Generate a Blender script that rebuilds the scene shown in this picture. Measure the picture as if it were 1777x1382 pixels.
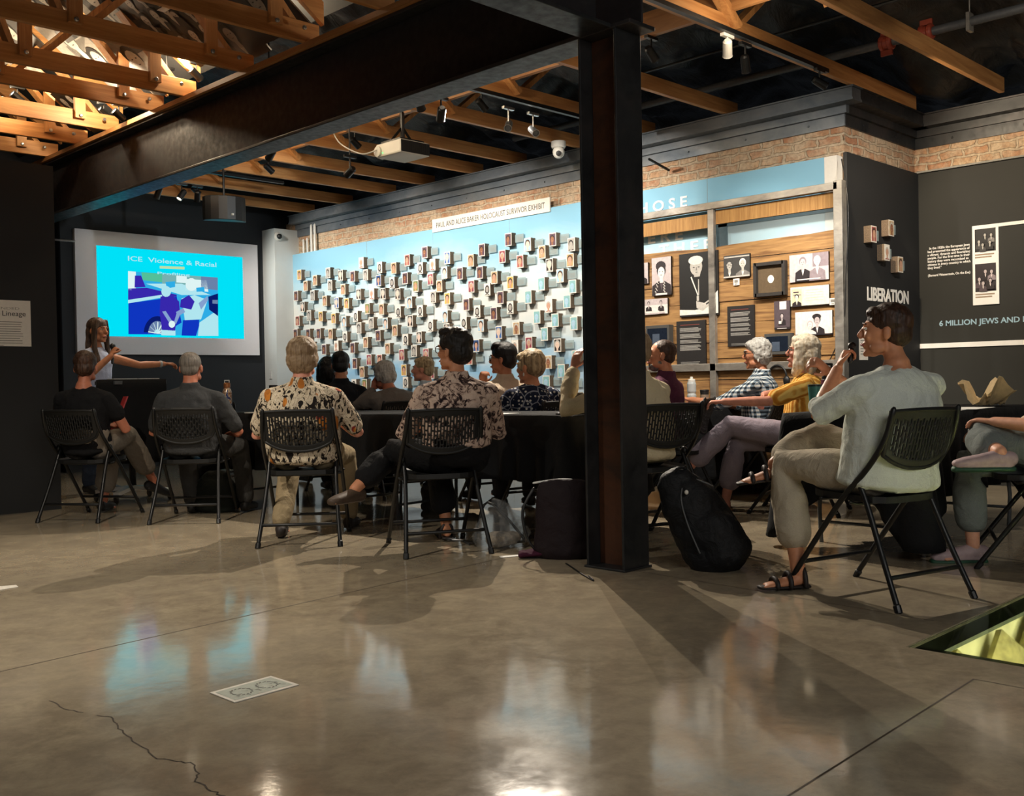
import bpy, bmesh, math, random
from mathutils import Vector, Matrix, Euler, noise
for _o in list(bpy.data.objects): bpy.data.objects.remove(_o)
C = bpy.context.scene.collection
SC = bpy.context.scene
V = Vector
PI = math.pi
rnd = random.Random(7)

# ------------------------------------------------------------------ camera
EYE = V((0, 0, .96)); FPX = 1772.4
_yaw, _tilt, _roll = .7848, -.01476, -.01872
FW = V((math.sin(_yaw)*math.cos(_tilt), math.cos(_yaw)*math.cos(_tilt), math.sin(_tilt)))
_r0 = V((math.cos(_yaw), -math.sin(_yaw), 0)); _u0 = _r0.cross(FW)
RT = math.cos(_roll)*_r0 + math.sin(_roll)*_u0
UP = -math.sin(_roll)*_r0 + math.cos(_roll)*_u0
cam_d = bpy.data.cameras.new('camera'); cam = bpy.data.objects.new('camera', cam_d); C.objects.link(cam)
cam_d.sensor_width = 36; cam_d.lens = FPX/1777*36; cam_d.clip_start = .05; cam_d.clip_end = 100
_m = Matrix((RT, UP, -FW)).transposed().to_4x4(); _m.translation = EYE; cam.matrix_world = _m
SC.camera = cam

def at(x, y, X=None, Y=None, Z=None, D=None):
    """the point of the room seen at image point x, y that lies on a known plane"""
    v = FPX*FW + (x-888.5)*RT - (y-691)*UP
    t = X/v.x if X is not None else Y/v.y if Y is not None else (Z-EYE.z)/v.z if Z is not None else D/FPX
    return EYE + v*t

# ------------------------------------------------------------------ world, exposure
W = bpy.data.worlds.new('room_dim'); SC.world = W; W.use_nodes = True
W.node_tree.nodes['Background'].inputs[0].default_value = (.75, .85, 1, 1)
W.node_tree.nodes['Background'].inputs[1].default_value = .05
SC.view_settings.view_transform = 'Standard'; SC.view_settings.look = 'None'
SC.view_settings.exposure = 0.0; SC.view_settings.gamma = 1
SC.view_settings.use_curve_mapping = False

def area(name, loc, aim, sx, sy, e, col=(1, .93, .82)):
    l = bpy.data.lights.new(name, 'AREA'); l.shape = 'RECTANGLE'; l.size = sx; l.size_y = sy; l.energy = e; l.color = col
    o = bpy.data.objects.new(name, l); C.objects.link(o); o.location = loc
    o.rotation_euler = (V(aim)-V(loc)).to_track_quat('-Z', 'Y').to_euler()
    return o
# broad fill light added behind the viewer, brightening backs and cloths
area('viewer_side_fill', (.5, -2.5, 3.0), (3.5, 5, .6), 3, 2, 95, (1, .95, .88))

# ------------------------------------------------------------------ colours and materials
def lin(h):
    if not isinstance(h, str): return tuple(h)
    h = h.lstrip('#'); r = []
    for i in (0, 2, 4):
        c = int(h[i:i+2], 16)/255
        r.append(c/12.92 if c <= .04045 else ((c+.055)/1.055)**2.4)
    return tuple(r)
MC = {}
class NT:
    """small helper round a node tree"""
    def __init__(s, name):
        s.m = bpy.data.materials.new(name); s.m.use_nodes = True; s.t = s.m.node_tree
        s.b = s.t.nodes['Principled BSDF']; s.tc = None
    def n(s, typ, **kw):
        nd = s.t.nodes.new(typ)
        for k, v in kw.items():
            if k in nd.inputs.keys() if False else False: pass
            setattr(nd, k, v)
        return nd
    def l(s, a, b): s.t.links.new(a, b)
    def co(s, kind='Object'):
        if not s.tc: s.tc = s.n('ShaderNodeTexCoord')
        return s.tc.outputs[kind]
    def mapv(s, scale=(1, 1, 1), rot=(0, 0, 0), kind='Object', loc=(0, 0, 0)):
        m = s.n('ShaderNodeMapping'); m.inputs['Scale'].default_value = scale
        m.inputs['Rotation'].default_value = rot; m.inputs['Location'].default_value = loc
        s.l(s.co(kind), m.inputs[0]); return m.outputs[0]
    def noise(s, vec, scale, detail=4, rough=.55, dist=0):
        n = s.n('ShaderNodeTexNoise'); n.inputs['Scale'].default_value = scale; n.inputs['Detail'].default_value = detail
        n.inputs['Roughness'].default_value = rough; n.inputs['Distortion'].default_value = dist
        s.l(vec, n.inputs['Vector']); return n.outputs['Fac']
    def ramp(s, fac, stops, interp='LINEAR'):
        r = s.n('ShaderNodeValToRGB'); e = r.color_ramp; e.interpolation = interp
        while len(e.elements) < len(stops): e.elements.new(.5)
        for el, (p, c) in zip(e.elements, stops):
            el.position = p; c = lin(c) if not isinstance(c, (int, float)) else (c, c, c); el.color = (*c, 1)
        s.l(fac, r.inputs[0]); return r.outputs[0]
    def mix(s, fac, a, b, mode='MIX'):
        m = s.n('ShaderNodeMix', data_type='RGBA', blend_type=mode)
        for sock, v in ((m.inputs[0], fac), (m.inputs[6], a), (m.inputs[7], b)):
            if isinstance(v, (int, float)): sock.default_value = v
            elif isinstance(v, (str, tuple)): sock.default_value = (*lin(v), 1)
            else: s.l(v, sock)
        return m.outputs[2]
    def math(s, op, a, b=0.):
        m = s.n('ShaderNodeMath', operation=op)
        for sock, v in ((m.inputs[0], a), (m.inputs[1], b)):
            if isinstance(v, (int, float)): sock.default_value = v
            else: s.l(v, sock)
        return m.outputs[0]
    def bump(s, h, strength=.3, dist=.01):
        b = s.n('ShaderNodeBump'); b.inputs['Strength'].default_value = strength; b.inputs['Distance'].default_value = dist
        s.l(h, b.inputs['Height']); s.l(b.outputs[0], s.b.inputs['Normal'])
    def set(s, col=None, rough=None, metal=None, spec=None):
        for k, v in (('Base Color', col), ('Roughness', rough), ('Metallic', metal), ('Specular IOR Level', spec)):
            if v is None: continue
            if isinstance(v, (int, float)): s.b.inputs[k].default_value = v
            elif isinstance(v, (str, tuple)): s.b.inputs[k].default_value = (*lin(v), 1)
            else: s.l(v, s.b.inputs[k])
        return s.m

def mat(name, col, rough=.6, metal=0., var=.12, scale=40, bump=0., spec=None, emit=0, coat=0, trans=0):
    if name in MC: return MC[name]
    t = NT(name); c = lin(col)
    nz = t.noise(t.co(), scale)
    d = tuple(max(0, x*(1-var)) for x in c); e = tuple(min(1, x*(1+var)) for x in c)
    t.set(t.ramp(nz, [(.3, d), (.7, e)]), rough, metal, spec)
    if bump: t.bump(nz, bump, .005)
    if emit:
        t.b.inputs['Emission Color'].default_value = (*c, 1); t.b.inputs['Emission Strength'].default_value = emit
    if coat: t.b.inputs['Coat Weight'].default_value = coat
    if trans: t.b.inputs['Transmission Weight'].default_value = trans
    MC[name] = t.m; return t.m
def emit_mat(name, col, k):
    if name in MC: return MC[name]
    t = NT(name); t.set((0., 0., 0.), .9); t.b.inputs['Specular IOR Level'].default_value = 0
    t.b.inputs['Emission Color'].default_value = (*lin(col), 1); t.b.inputs['Emission Strength'].default_value = k
    MC[name] = t.m; return t.m

def m_floor():
    t = NT('polished_concrete'); v = t.co()
    a = t.noise(v, .9, 6, .62, .6); b = t.noise(t.mapv((3, 3, 3), (0, 0, .8)), 2.2, 8, .7, .4); f = t.noise(v, 26, 5, .7)
    c = t.ramp(a, [(.3, '#8a7d69'), (.5, '#988b77'), (.72, '#a99d88')])
    c = t.mix(t.ramp(b, [(.42, 0.), (.7, 1.)]), c, '#b3a68b'); c = t.mix(.25, c, t.ramp(f, [(.35, '#7a6f5e'), (.7, '#a79a84')]))
    t.set(c, t.ramp(b, [(.3, .075), (.75, .135)]), 0, .8)
    t.bump(t.noise(t.mapv((1, 1, 1)), 9, 5, .6), .05, .01)
    return t.m
def m_brick():
    t = NT('old_brick'); v = t.co(); sp = t.n('ShaderNodeSeparateXYZ'); t.l(v, sp.inputs[0])
    cb = t.n('ShaderNodeCombineXYZ'); t.l(t.math('ADD', sp.outputs[0], sp.outputs[1]), cb.inputs[0]); t.l(sp.outputs[2], cb.inputs[1])
    nz = t.n('ShaderNodeTexNoise'); nz.inputs['Scale'].default_value = 7; nz.inputs['Detail'].default_value = 3; t.l(v, nz.inputs['Vector'])
    ad = t.n('ShaderNodeVectorMath', operation='MULTIPLY_ADD'); t.l(nz.outputs['Color'], ad.inputs[0]); ad.inputs[1].default_value = (.11, .06, 0); t.l(cb.outputs[0], ad.inputs[2])
    b = t.n('ShaderNodeTexBrick'); t.l(ad.outputs[0], b.inputs['Vector'])
    b.inputs['Scale'].default_value = 1; b.inputs['Brick Width'].default_value = .215; b.inputs['Row Height'].default_value = .078
    b.inputs['Mortar Size'].default_value = .013; b.inputs['Mortar Smooth'].default_value = .4; b.inputs['Bias'].default_value = -.1
    b.inputs['Color1'].default_value = (*lin('#b27f5f'), 1); b.inputs['Color2'].default_value = (*lin('#bf9d7a'), 1); b.inputs['Mortar'].default_value = (*lin('#bfae95'), 1)
    sc = t.noise(v, 5, 7, .7); fine = t.noise(v, 30, 5, .7)
    c = t.mix(t.ramp(sc, [(.40, 0.), (.58, .85)]), b.outputs[0], '#cbb79b'); c = t.mix(t.ramp(fine, [(.35, .45), (.6, 0.)]), c, '#5f4230')
    t.set(c, .9, 0, .2); h = t.math('SUBTRACT', t.math('MULTIPLY', fine, .5), b.outputs['Fac']); t.bump(h, .8, .02); return t.m
def m_steel(name, a, b, c, rough=.42, metal=.55, sc=2.5):
    t = NT(name); n1 = t.noise(t.mapv((1, .5, 1)), sc, 7, .65, .5); n2 = t.noise(t.co(), 20, 4)
    col = t.ramp(n1, [(.3, a), (.5, b), (.7, c)])
    t.set(col, t.ramp(n2, [(.3, rough-.1), (.7, rough+.12)]), metal); t.bump(n2, .08, .003); return t.m
def m_wood(name, a, b, axis='X', rough=.55, sc=3):
    t = NT(name); s = {'X': (.6, 9, 9), 'Y': (9, .6, 9), 'Z': (9, 9, .6)}[axis]
    g = t.noise(t.mapv(s), sc, 6, .6, .8); k = t.noise(t.mapv(tuple(min(x, 3) for x in s)), 2.2, 3, .5)
    col = t.ramp(g, [(.3, a), (.68, b)]); col = t.mix(t.ramp(k, [(.62, 0.), (.72, .5)]), col, a)
    t.set(col, rough); t.bump(g, .12, .004); return t.m
def m_cloth(name, col, var=.15, rough=.9, wr=.4, sc=9, sheen=0):
    if name in MC: return MC[name]
    t = NT(name); c = lin(col); n1 = t.noise(t.co(), sc, 5, .6, .8); n2 = t.noise(t.mapv((1, 1, 1)), 260, 2)
    d = tuple(x*(1-var) for x in c); e = tuple(min(1, x*(1+var)) for x in c)
    t.set(t.ramp(n2, [(.3, d), (.7, e)]), rough, 0, .25); t.bump(t.math('ADD', t.math('MULTIPLY', n2, .03), n1), wr, .03)
    if sheen: t.b.inputs['Sheen Weight'].default_value = sheen
    MC[name] = t.m; return t.m

FLOOR = m_floor(); BRICK = m_brick()
STEEL = m_steel('dark_mill_steel', '#26282a', '#3a3b3c', '#4a4443')
STEELR = m_steel('rusty_web_steel', '#1b1718', '#262122', '#202123', .65, .15)
STEELC = m_steel('column_web_rust', '#271a12', '#522f19', '#231c18', .65, .2, 3.0)
LEDGE = m_steel('blue_grey_steel', '#4a5560', '#6d747a', '#85888a', .45, .5)
GALV = m_steel('galvanised_steel', '#6e6a64', '#9b968e', '#b5b0a6', .4, .6, 6)
TIMBER = m_wood('douglas_fir', '#a06a3a', '#c8935a', 'X'); TIMBERY = m_wood('fir_plate', '#8a5c34', '#b07e4c', 'Y')
TIMBERZ = m_wood('fir_web', '#9a6638', '#c49058', 'Z')
PLANK = m_wood('barn_plank', '#6e4b2a', '#ad8450', 'Y', .7, 4); PLANKV = m_wood('sawn_board', '#8d6232', '#b78b50', 'Z', .7, 6)
BLACKW = mat('black_paint', '#1b1c1d', .75, var=.08, scale=3)
NAVYW = mat('night_blue_paint', '#1c2127', .7, var=.08, scale=3)
CHARW = mat('charcoal_paint', '#24241f', .7, var=.08, scale=3)
WHITE = mat('white_paint', '#dcdad2', .6, var=.04, scale=6)
OFFW = mat('off_white_board', '#e6e1d6', .7, var=.03)
BLKP = mat('black_plastic', '#161718', .45, var=.15); BLKM = mat('black_powder_coat', '#131415', .4, .2, var=.1)
GREYP = mat('grey_plastic', '#55585a', .5); LTGREY = mat('light_grey_plastic', '#c9cbc9', .45)
CHROME = mat('brushed_metal', '#b9bbbd', .28, .9); INK = mat('printed_black_ink', '#1c1a19', .8); GREYINK = mat('grey_ink', '#8a867e', .8)
WHTINK = mat('white_lettering', '#f2f0ea', .7, var=.02)
CLOTHB = m_cloth('black_tablecloth', '#111214', .2, .85, .5, 5)
PAPER = mat('white_paper', '#e9e7e0', .8, var=.03); RED = mat('red_cover', '#9c2226', .6)

# ------------------------------------------------------------------ mesh building
def wloc(o):
    p = V((0, 0, 0))
    while o: p += o.location; o = o.parent
    return p
def tag(o, label=None, cat=None, group=None, kind=None):
    for k, v in (('label', label), ('category', cat), ('group', group), ('kind', kind)):
        if v: o[k] = v
    return o
def thing(name, label, cat, loc=(0, 0, 0), group=None, kind=None):
    o = bpy.data.objects.new(name, None); C.objects.link(o); o.location = loc; o.empty_display_size = .1
    return tag(o, label, cat, group, kind)
class MB:
    def __init__(s): s.v = []; s.f = []; s.m = []
    def add(s, vs, fs, mi=0):
        n = len(s.v); s.v += [V(p) for p in vs]; s.f += [tuple(n+i for i in f) for f in fs]; s.m += [mi]*len(fs); return s
    def quad(s, a, b, c, d, mi=0): return s.add([a, b, c, d], [(0, 1, 2, 3)], mi)
    def hexa(s, q, w, mi=0):
        """quad q extruded by vector w"""
        q = [V(p) for p in q]; w = V(w)
        return s.add(q+[p+w for p in q], [(0, 1, 2, 3), (7, 6, 5, 4), (0, 4, 5, 1), (1, 5, 6, 2), (2, 6, 7, 3), (3, 7, 4, 0)], mi)
    def box(s, lo, hi, mi=0):
        (a, b, c), (d, e, f) = lo, hi
        return s.add([(a, b, c), (d, b, c), (d, e, c), (a, e, c), (a, b, f), (d, b, f), (d, e, f), (a, e, f)],
                     [(0, 3, 2, 1), (4, 5, 6, 7), (0, 1, 5, 4), (1, 2, 6, 5), (2, 3, 7, 6), (3, 0, 4, 7)], mi)
    def obox(s, c, x, y, z, mi=0):
        """box round c with half axes x, y, z"""
        c, x, y, z = V(c), V(x), V(y), V(z)
        return s.add([c-x-y-z, c+x-y-z, c+x+y-z, c-x+y-z, c-x-y+z, c+x-y+z, c+x+y+z, c-x+y+z],
                     [(0, 3, 2, 1), (4, 5, 6, 7), (0, 1, 5, 4), (1, 2, 6, 5), (2, 3, 7, 6), (3, 0, 4, 7)], mi)
    def bar(s, p, q, w, h, mi=0, up=(0, 0, 1)):
        p, q = V(p), V(q); d = (q-p).normalized(); x = d.cross(V(up)).normalized()*w/2; z = x.normalized().cross(d)*h/2
        return s.obox((p+q)/2, (q-p)/2, x, z, mi)
    def tube(s, st, side=(1, 0, 0), seg=14, mi=0, cap=3, c0=1., c1=1.):
        """closed tube through stations (point, rx[, ry]); ends rounded"""
        st = [(V(t[0]), t[1], t[2] if len(t) > 2 else t[1]) for t in st]
        n = len(st); ax = []
        for i in range(n):
            d = st[min(i+1, n-1)][0]-st[max(i-1, 0)][0]
            if d.length < 1e-9: d = V((0, 0, 1))
            ax.append(d.normalized())
        rows = []
        def ring(p, d, rx, ry):
            sd = V(side); 
            if abs(sd.normalized().dot(d)) > .97: sd = V((0, 1, 0)) if abs(d.y) < .9 else V((0, 0, 1))
            y = d.cross(sd).normalized(); x = y.cross(d)
            rows.append([p+x*rx*math.cos(2*PI*k/seg)+y*ry*math.sin(2*PI*k/seg) for k in range(seg)])
        p, rx, ry = st[0]; m = min(rx, ry)
        for k in range(cap):
            a = PI/2*(1-(k+.35)/(cap+.35)) if cap else 0
            ring(p-ax[0]*m*c0*math.sin(a), ax[0], rx*math.cos(a), ry*math.cos(a))
        for (p, rx, ry), d in zip(st, ax): ring(p, d, rx, ry)
        p, rx, ry = st[-1]; m = min(rx, ry)
        for k in range(cap-1, -1, -1):
            a = PI/2*(1-(k+.35)/(cap+.35))
            ring(p+ax[-1]*m*c1*math.sin(a), ax[-1], rx*math.cos(a), ry*math.cos(a))
        vs = [q for r_ in rows for q in r_]; R = len(rows); fs = []
        for i in range(R-1):
            for k in range(seg):
                k2 = (k+1) % seg; fs.append((i*seg+k, i*seg+k2, (i+1)*seg+k2, (i+1)*seg+k))
        fs.append(tuple(range(seg-1, -1, -1))); fs.append(tuple((R-1)*seg+k for k in range(seg)))
        return s.add(vs, fs, mi)
    def rod(s, pts, r, seg=8, mi=0, smooth=0):
        pts = [V(p) for p in pts]
        if smooth and len(pts) > 2:
            out = []
            for i in range(len(pts)-1):
                p0 = pts[max(i-1, 0)]; p1 = pts[i]; p2 = pts[i+1]; p3 = pts[min(i+2, len(pts)-1)]
                for k in range(smooth):
                    t = k/smooth
                    out.append(.5*((2*p1)+(p2-p0)*t+(2*p0-5*p1+4*p2-p3)*t*t+(3*p1-p0-3*p2+p3)*t**3))
            pts = out+[pts[-1]]
        d = (pts[-1]-pts[0]); side = (1, 0, 0) if abs(d.x) < .9*d.length else (0, 0, 1)
        return s.tube([(p, r) for p in pts], side, seg, mi, 1)
    def ell(s, c, r, rot=None, seg=18, rows=12, mi=0):
        c = V(c); vs = []; fs = []
        R_ = rot.to_matrix() if rot else None
        for i in range(1, rows):
            a = PI*i/rows
            for k in range(seg):
                b = 2*PI*k/seg; p = V((r[0]*math.sin(a)*math.cos(b), r[1]*math.sin(a)*math.sin(b), r[2]*math.cos(a)))
                vs.append(c+(R_@p if R_ else p))
        for z in (1, -1):
            p = V((0, 0, r[2]*z)); vs.append(c+(R_@p if R_ else p))
        T, B = len(vs)-2, len(vs)-1
        for i in range(rows-2):
            for k in range(seg):
                k2 = (k+1) % seg; fs.append((i*seg+k, (i+1)*seg+k, (i+1)*seg+k2, i*seg+k2))
        for k in range(seg):
            k2 = (k+1) % seg; fs.append((T, k, k2)); fs.append((B, (rows-2)*seg+k2, (rows-2)*seg+k))
        return s.add(vs, fs, mi)
    def lathe(s, c, prof, seg=24, ax=(0, 0, 1), mi=0):
        """profile of (radius, height) turned about ax through c"""
        c = V(c); z = V(ax).normalized(); x = z.orthogonal().normalized(); y = z.cross(x); vs = []
        for r_, h in prof:
            vs += [c+z*h+(x*math.cos(2*PI*k/seg)+y*math.sin(2*PI*k/seg))*max(r_, 1e-4) for k in range(seg)]
        fs = []; R = len(prof)
        for i in range(R-1):
            for k in range(seg):
                k2 = (k+1) % seg; fs.append((i*seg+k, i*seg+k2, (i+1)*seg+k2, (i+1)*seg+k))
        fs.append(tuple(range(seg-1, -1, -1))); fs.append(tuple((R-1)*seg+k for k in range(seg)))
        return s.add(vs, fs, mi)
    def mesh(s, name, org=(0, 0, 0), smooth=False):
        me = bpy.data.meshes.new(name); o = V(org)
        me.from_pydata([tuple(p-o) for p in s.v], [], s.f); me.polygons.foreach_set('material_index', s.m)
        me.polygons.foreach_set('use_smooth', [smooth]*len(s.f)); me.update(); return me
    def build(s, name, mats, parent=None, smooth=False, bevel=0, kind=None, origin=None):
        if parent: org = wloc(parent)
        elif origin: org = V(origin)
        else:
            org = sum((V(p) for p in s.v), V())/len(s.v); org.z = min(p.z for p in s.v)
        o = bpy.data.objects.new(name, s.mesh(name, org, smooth)); C.objects.link(o)
        for m in (mats if isinstance(mats, (list, tuple)) else [mats]): o.data.materials.append(m)
        if parent: o.parent = parent
        else: o.location = org
        if bevel:
            b = o.modifiers.new('bevel', 'BEVEL'); b.width = bevel; b.segments = 2; b.limit_method = 'ANGLE'
        if kind: o['kind'] = kind
        return o
def structure(name, mb, mats, **kw): return mb.build(name, mats, kind='structure', origin=(0, 0, 0), **kw)
def copy_tree(o, parent=None):
    c = o.copy(); C.objects.link(c); c.parent = parent
    for ch in list(o.children): copy_tree(ch, c)
    return c
XR, YR = V((0, -1, 0)), V((1, 0, 0))       # "to the right" along walls that face -X and -Y
ZU = V((0, 0, 1))
def text_mb(txt, size, org, xd, yd=ZU, depth=.002, weight=0., align='LEFT', sx=1., space=1., line=1.):
    cu = bpy.data.curves.new('t', 'FONT'); cu.body = txt; cu.size = size; cu.extrude = depth; cu.offset = weight; cu.align_x = align
    cu.space_character = space; cu.space_line = line; cu.resolution_u = 3
    o = bpy.data.objects.new('t', cu); C.objects.link(o); dg = bpy.context.evaluated_depsgraph_get()
    me = bpy.data.meshes.new_from_object(o.evaluated_get(dg)); mb = MB(); n = V(xd).cross(V(yd)).normalized()
    vs = [V(org)+V(xd)*v.co.x*sx+V(yd)*v.co.y+n*v.co.z for v in me.vertices]
    mb.add(vs, [tuple(p.vertices) for p in me.polygons]); bpy.data.objects.remove(o); bpy.data.meshes.remove(me)
    return mb
def shape(mb, org, xd, yd, n, pts, lift, mi):
    """flat printed shape, corners given in the picture's own units"""
    mb.add([V(org)+V(xd)*x+V(yd)*y+V(n)*lift for x, y in pts], [tuple(range(len(pts)))], mi)
def oval(cx, cy, rx, ry, a0=0, a1=360, k=14): return [(cx+rx*math.cos(math.radians(a0+(a1-a0)*i/k)), cy+ry*math.sin(math.radians(a0+(a1-a0)*i/k))) for i in range(k+(a1-a0 < 360))]
# ================================================================== the room
WX, RX, BY, CY = 7.80, 9.13, 12.15, 3.95       # mural wall, far right wall, screen wall, corner return
# floor with a glazed pit
PX0, PX1, PY0, PY1 = 3.52, 5.7, .35, 1.575
mb = MB()
for lo, hi in (((-3, -4), (PX0, 12.5)), ((PX1, -4), (9.6, 12.5)), ((PX0, -4), (PX1, PY0)), ((PX0, PY1), (PX1, 12.5))):
    mb.box((lo[0], lo[1], -.02), (hi[0], hi[1], 0))
def strip(pts, w, mi=1, z=.0006):
    pts = [V((p[0], p[1], 0)) for p in pts]
    for a, b in zip(pts, pts[1:]):
        d = (b-a).normalized(); s = V((-d.y, d.x, 0))*w/2; e = d*w*.3
        mb.quad(*[V((p.x, p.y, z)) for p in (a-s-e, b-s+e, b+s+e, a+s-e)], mi)
strip([(-2, 3.42), (1.21, 3.73), (3.04, 3.92), (9, 4.5)], .006)
strip([(2.0, 1.21), (3.28, 1.25)], .006); strip([(3.28, -1), (3.28, 1.25)], .004); strip([(3.96, 1.66), (4.03, 2.6), (4.06, 3.2)], .005)
for ln in ([(86, 1216), (114, 1230), (144, 1237)], [(169, 1243), (197, 1246), (203, 1260), (220, 1277), (244, 1297), (276, 1317), (307, 1323), (331, 1325), (347, 1342), (341, 1356), (368, 1374), (388, 1382), (420, 1400)]):
    pts = [at(x, y, Z=0) for x, y in ln]; pp = []
    for a, b in zip(pts, pts[1:]):
        for k in range(4): pp.append(a.lerp(b, k/4)+V((rnd.uniform(-.006, .006), rnd.uniform(-.006, .006), 0)))
    strip(pp+[pts[-1]], .0045, 2)
structure('floor', mb, [FLOOR, mat('slab_joint_line', '#4a3f33', .8), mat('crack_fill', '#4d4338', .9)])  # thin dark strips for the slab joints and the cracks

mb = MB().box((WX, CY, 0), (WX+.3, BY+.3, 3.2)); structure('wall_right', mb, BRICK)
mb = MB().box((WX+.3, CY, 0), (RX+.3, CY+.3, 2.787)); structure('wall_corner', mb, BLACKW)
mb = MB().box((WX+.004, CY-.002, 2.787), (RX+.3, CY+.3, 3.2)); structure('wall_corner_upper', mb, BRICK)
mb = MB().box((WX-.02, CY-.035, 0), (RX, CY-.003, 2.775)); structure('wall_corner_lining', mb, BLACKW)
mb = MB().box((RX, -1.5, 0), (RX+.3, CY, 2.787)); structure('wall_far_right', mb, CHARW)
mb = MB().box((RX-.003, -1.5, 2.787), (RX+.3, CY-.003, 3.2)); structure('wall_far_right_upper', mb, BRICK)
mb = MB().box((RX-.03, -1.5, 2.772), (RX, CY-.035, 2.787)); structure('trim_1', mb, mat('grey_cap', '#8c8a83', .7))
mb = MB().box((-3, BY, 0), (WX+1.5, BY+.25, 5)); structure('wall_back', mb, NAVYW)
mb = MB().box((7.42, BY-.3, 0), (WX, BY, 3.08)); structure('wall_back_pilaster', mb, mat('pilaster_paint', '#c9cdcb', .7, var=.03, scale=3))
mb = MB().box((-3, 8.5, 0), (3.27, 8.68, 2.79)); structure('wall_left', mb, BLACKW)
# steel ledge round the brick: lower plate, recess, channel
def ledge(name, p, q, n, m, ca=False):
    p, q, n = V(p), V(q), V(n); d = (q-p).normalized(); mb = MB()
    def run(z0, z1, out, a=0, b=0):
        A, B = p-d*(out if ca else 0), q
        mb.hexa([A+ZU*z0, B+ZU*z0, B+ZU*z1, A+ZU*z1], n*out)
    run(2.99, 3.085, .02); run(3.085, 3.15, .05); run(3.15, 3.17, .16); run(3.17, 3.255, .15); run(3.25, 3.262, .17)
    for k in range(int((q-p).length/.6)):
        mb.lathe(p+d*(.3+k*.6)+ZU*3.04+n*.02, [(.009, 0), (.009, .008), (.005, .012)], 8, n)
    o = structure(name, mb, m); return o
ledge('trim_2', (WX, CY, 0), (WX, BY-.3, 0), (-1, 0, 0), LEDGE, True)
ledge('trim_3', (WX+.001, CY, 0), (RX, CY, 0), (0, -1, 0), STEEL)
ledge('trim_4', (RX, -1.5, 0), (RX, CY, 0), (-1, 0, 0), STEEL)

# ceilings: sagging black fabric on the right bays, dark deck over the left trusses
def sheet(name, x0, x1, y0, y1, zf, nx, ny, m, amp, kind='structure'):
    mb = MB(); vs = []
    for i in range(nx+1):
        for j in range(ny+1):
            x = x0+(x1-x0)*i/nx; y = y0+(y1-y0)*j/ny
            w = noise.noise(V((x*1.1, y*1.4, 2)))*1.3+abs(noise.noise(V((x*2.2+y*1.2, y*3.1, 5))))*1.1+.35*noise.noise(V((x*6, y*7, 1)))
            vs.append((x, y, zf(x, y)+w*amp))
    fs = [(i*(ny+1)+j, (i+1)*(ny+1)+j, (i+1)*(ny+1)+j+1, i*(ny+1)+j+1) for i in range(nx) for j in range(ny)]
    mb.add(vs, fs); return mb.build(name, m, smooth=True, kind=kind, origin=(0, 0, 0))
FAB = NT('black_insulation_fabric'); FAB.set('#15181a', .42, 0, .45); FAB.bump(FAB.noise(FAB.mapv((1, 2.5, 1)), 3, 6, .6, .8), .6, .05)
sheet('ceiling_right', 4.25, 9.6, -1.5, 12.4, lambda x, y: 4.35-.2*(x-4.2)-.06*math.cos(y*7.2), 130, 260, FAB.m, .09)
mb = MB().hexa([(4.3, -2, 3.62), (4.3, 12.4, 3.62), (.2, 12.4, 6.55), (.2, -2, 6.55)], (0, 0, .05))
mb.hexa([(.2, -2, 6.55), (.2, 12.4, 6.55), (-3, 12.4, 4.3), (-3, -2, 4.3)], (0, 0, .05)); structure('ceiling_left', mb, mat('black_roof_deck', '#121314', .9))

# steel frame
cx0, cx1, cy0, cy1 = 3.99, 4.195, 3.222, 3.47
mb = MB().box((cx0, cy0, 0), (cx1, cy0+.014, 2.72), 0).box((cx0, cy1-.014, 0), (cx1, cy1, 2.72), 0)
mb.box((4.083, cy0+.014, 0), (4.102, cy1-.014, 2.72), 1); mb.box((cx0-.01, cy0-.01, 0), (cx1+.01, cy1+.01, .012), 0)
o = mb.build('steel_column', [STEEL, STEELC], bevel=.003)
tag(o, 'dark steel H-section column with rust-brown web standing mid-floor', 'column', kind='structure')
def ibeam(name, a, b, n, label):
    """I-beam from a to b (bottom centre line), n = sideways unit"""
    a, b, n = V(a), V(b), V(n); mb = MB(); d = b-a
    def slab(w, z0, z1, mi): mb.hexa([a-n*w+ZU*z0, b-n*w+ZU*z0, b+n*w+ZU*z0, a+n*w+ZU*z0], ZU*(z1-z0), mi)
    slab(.103, 0, .022, 0); slab(.103, .518, .54, 0); slab(.008, .022, .518, 1)
    o = mb.build(name, [STEEL, STEELR], bevel=.004); return tag(o, label, 'beam', kind='structure')
ibeam('steel_beam', (4.093, 3.13, 2.72), (4.093, BY+.1, 2.72), (1, 0, 0), 'long dark steel I-beam running from the column to the screen wall')
ibeam('steel_beam', (-2.5, 3.346, 2.72), (3.985, 3.346, 2.72), (0, 1, 0), 'short steel I-beam crossing above the column toward the left')
mb = MB().box((3.96, 3.13, 3.262), (4.225, BY, 3.30)); structure('trim_5', mb, TIMBERY)

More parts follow.
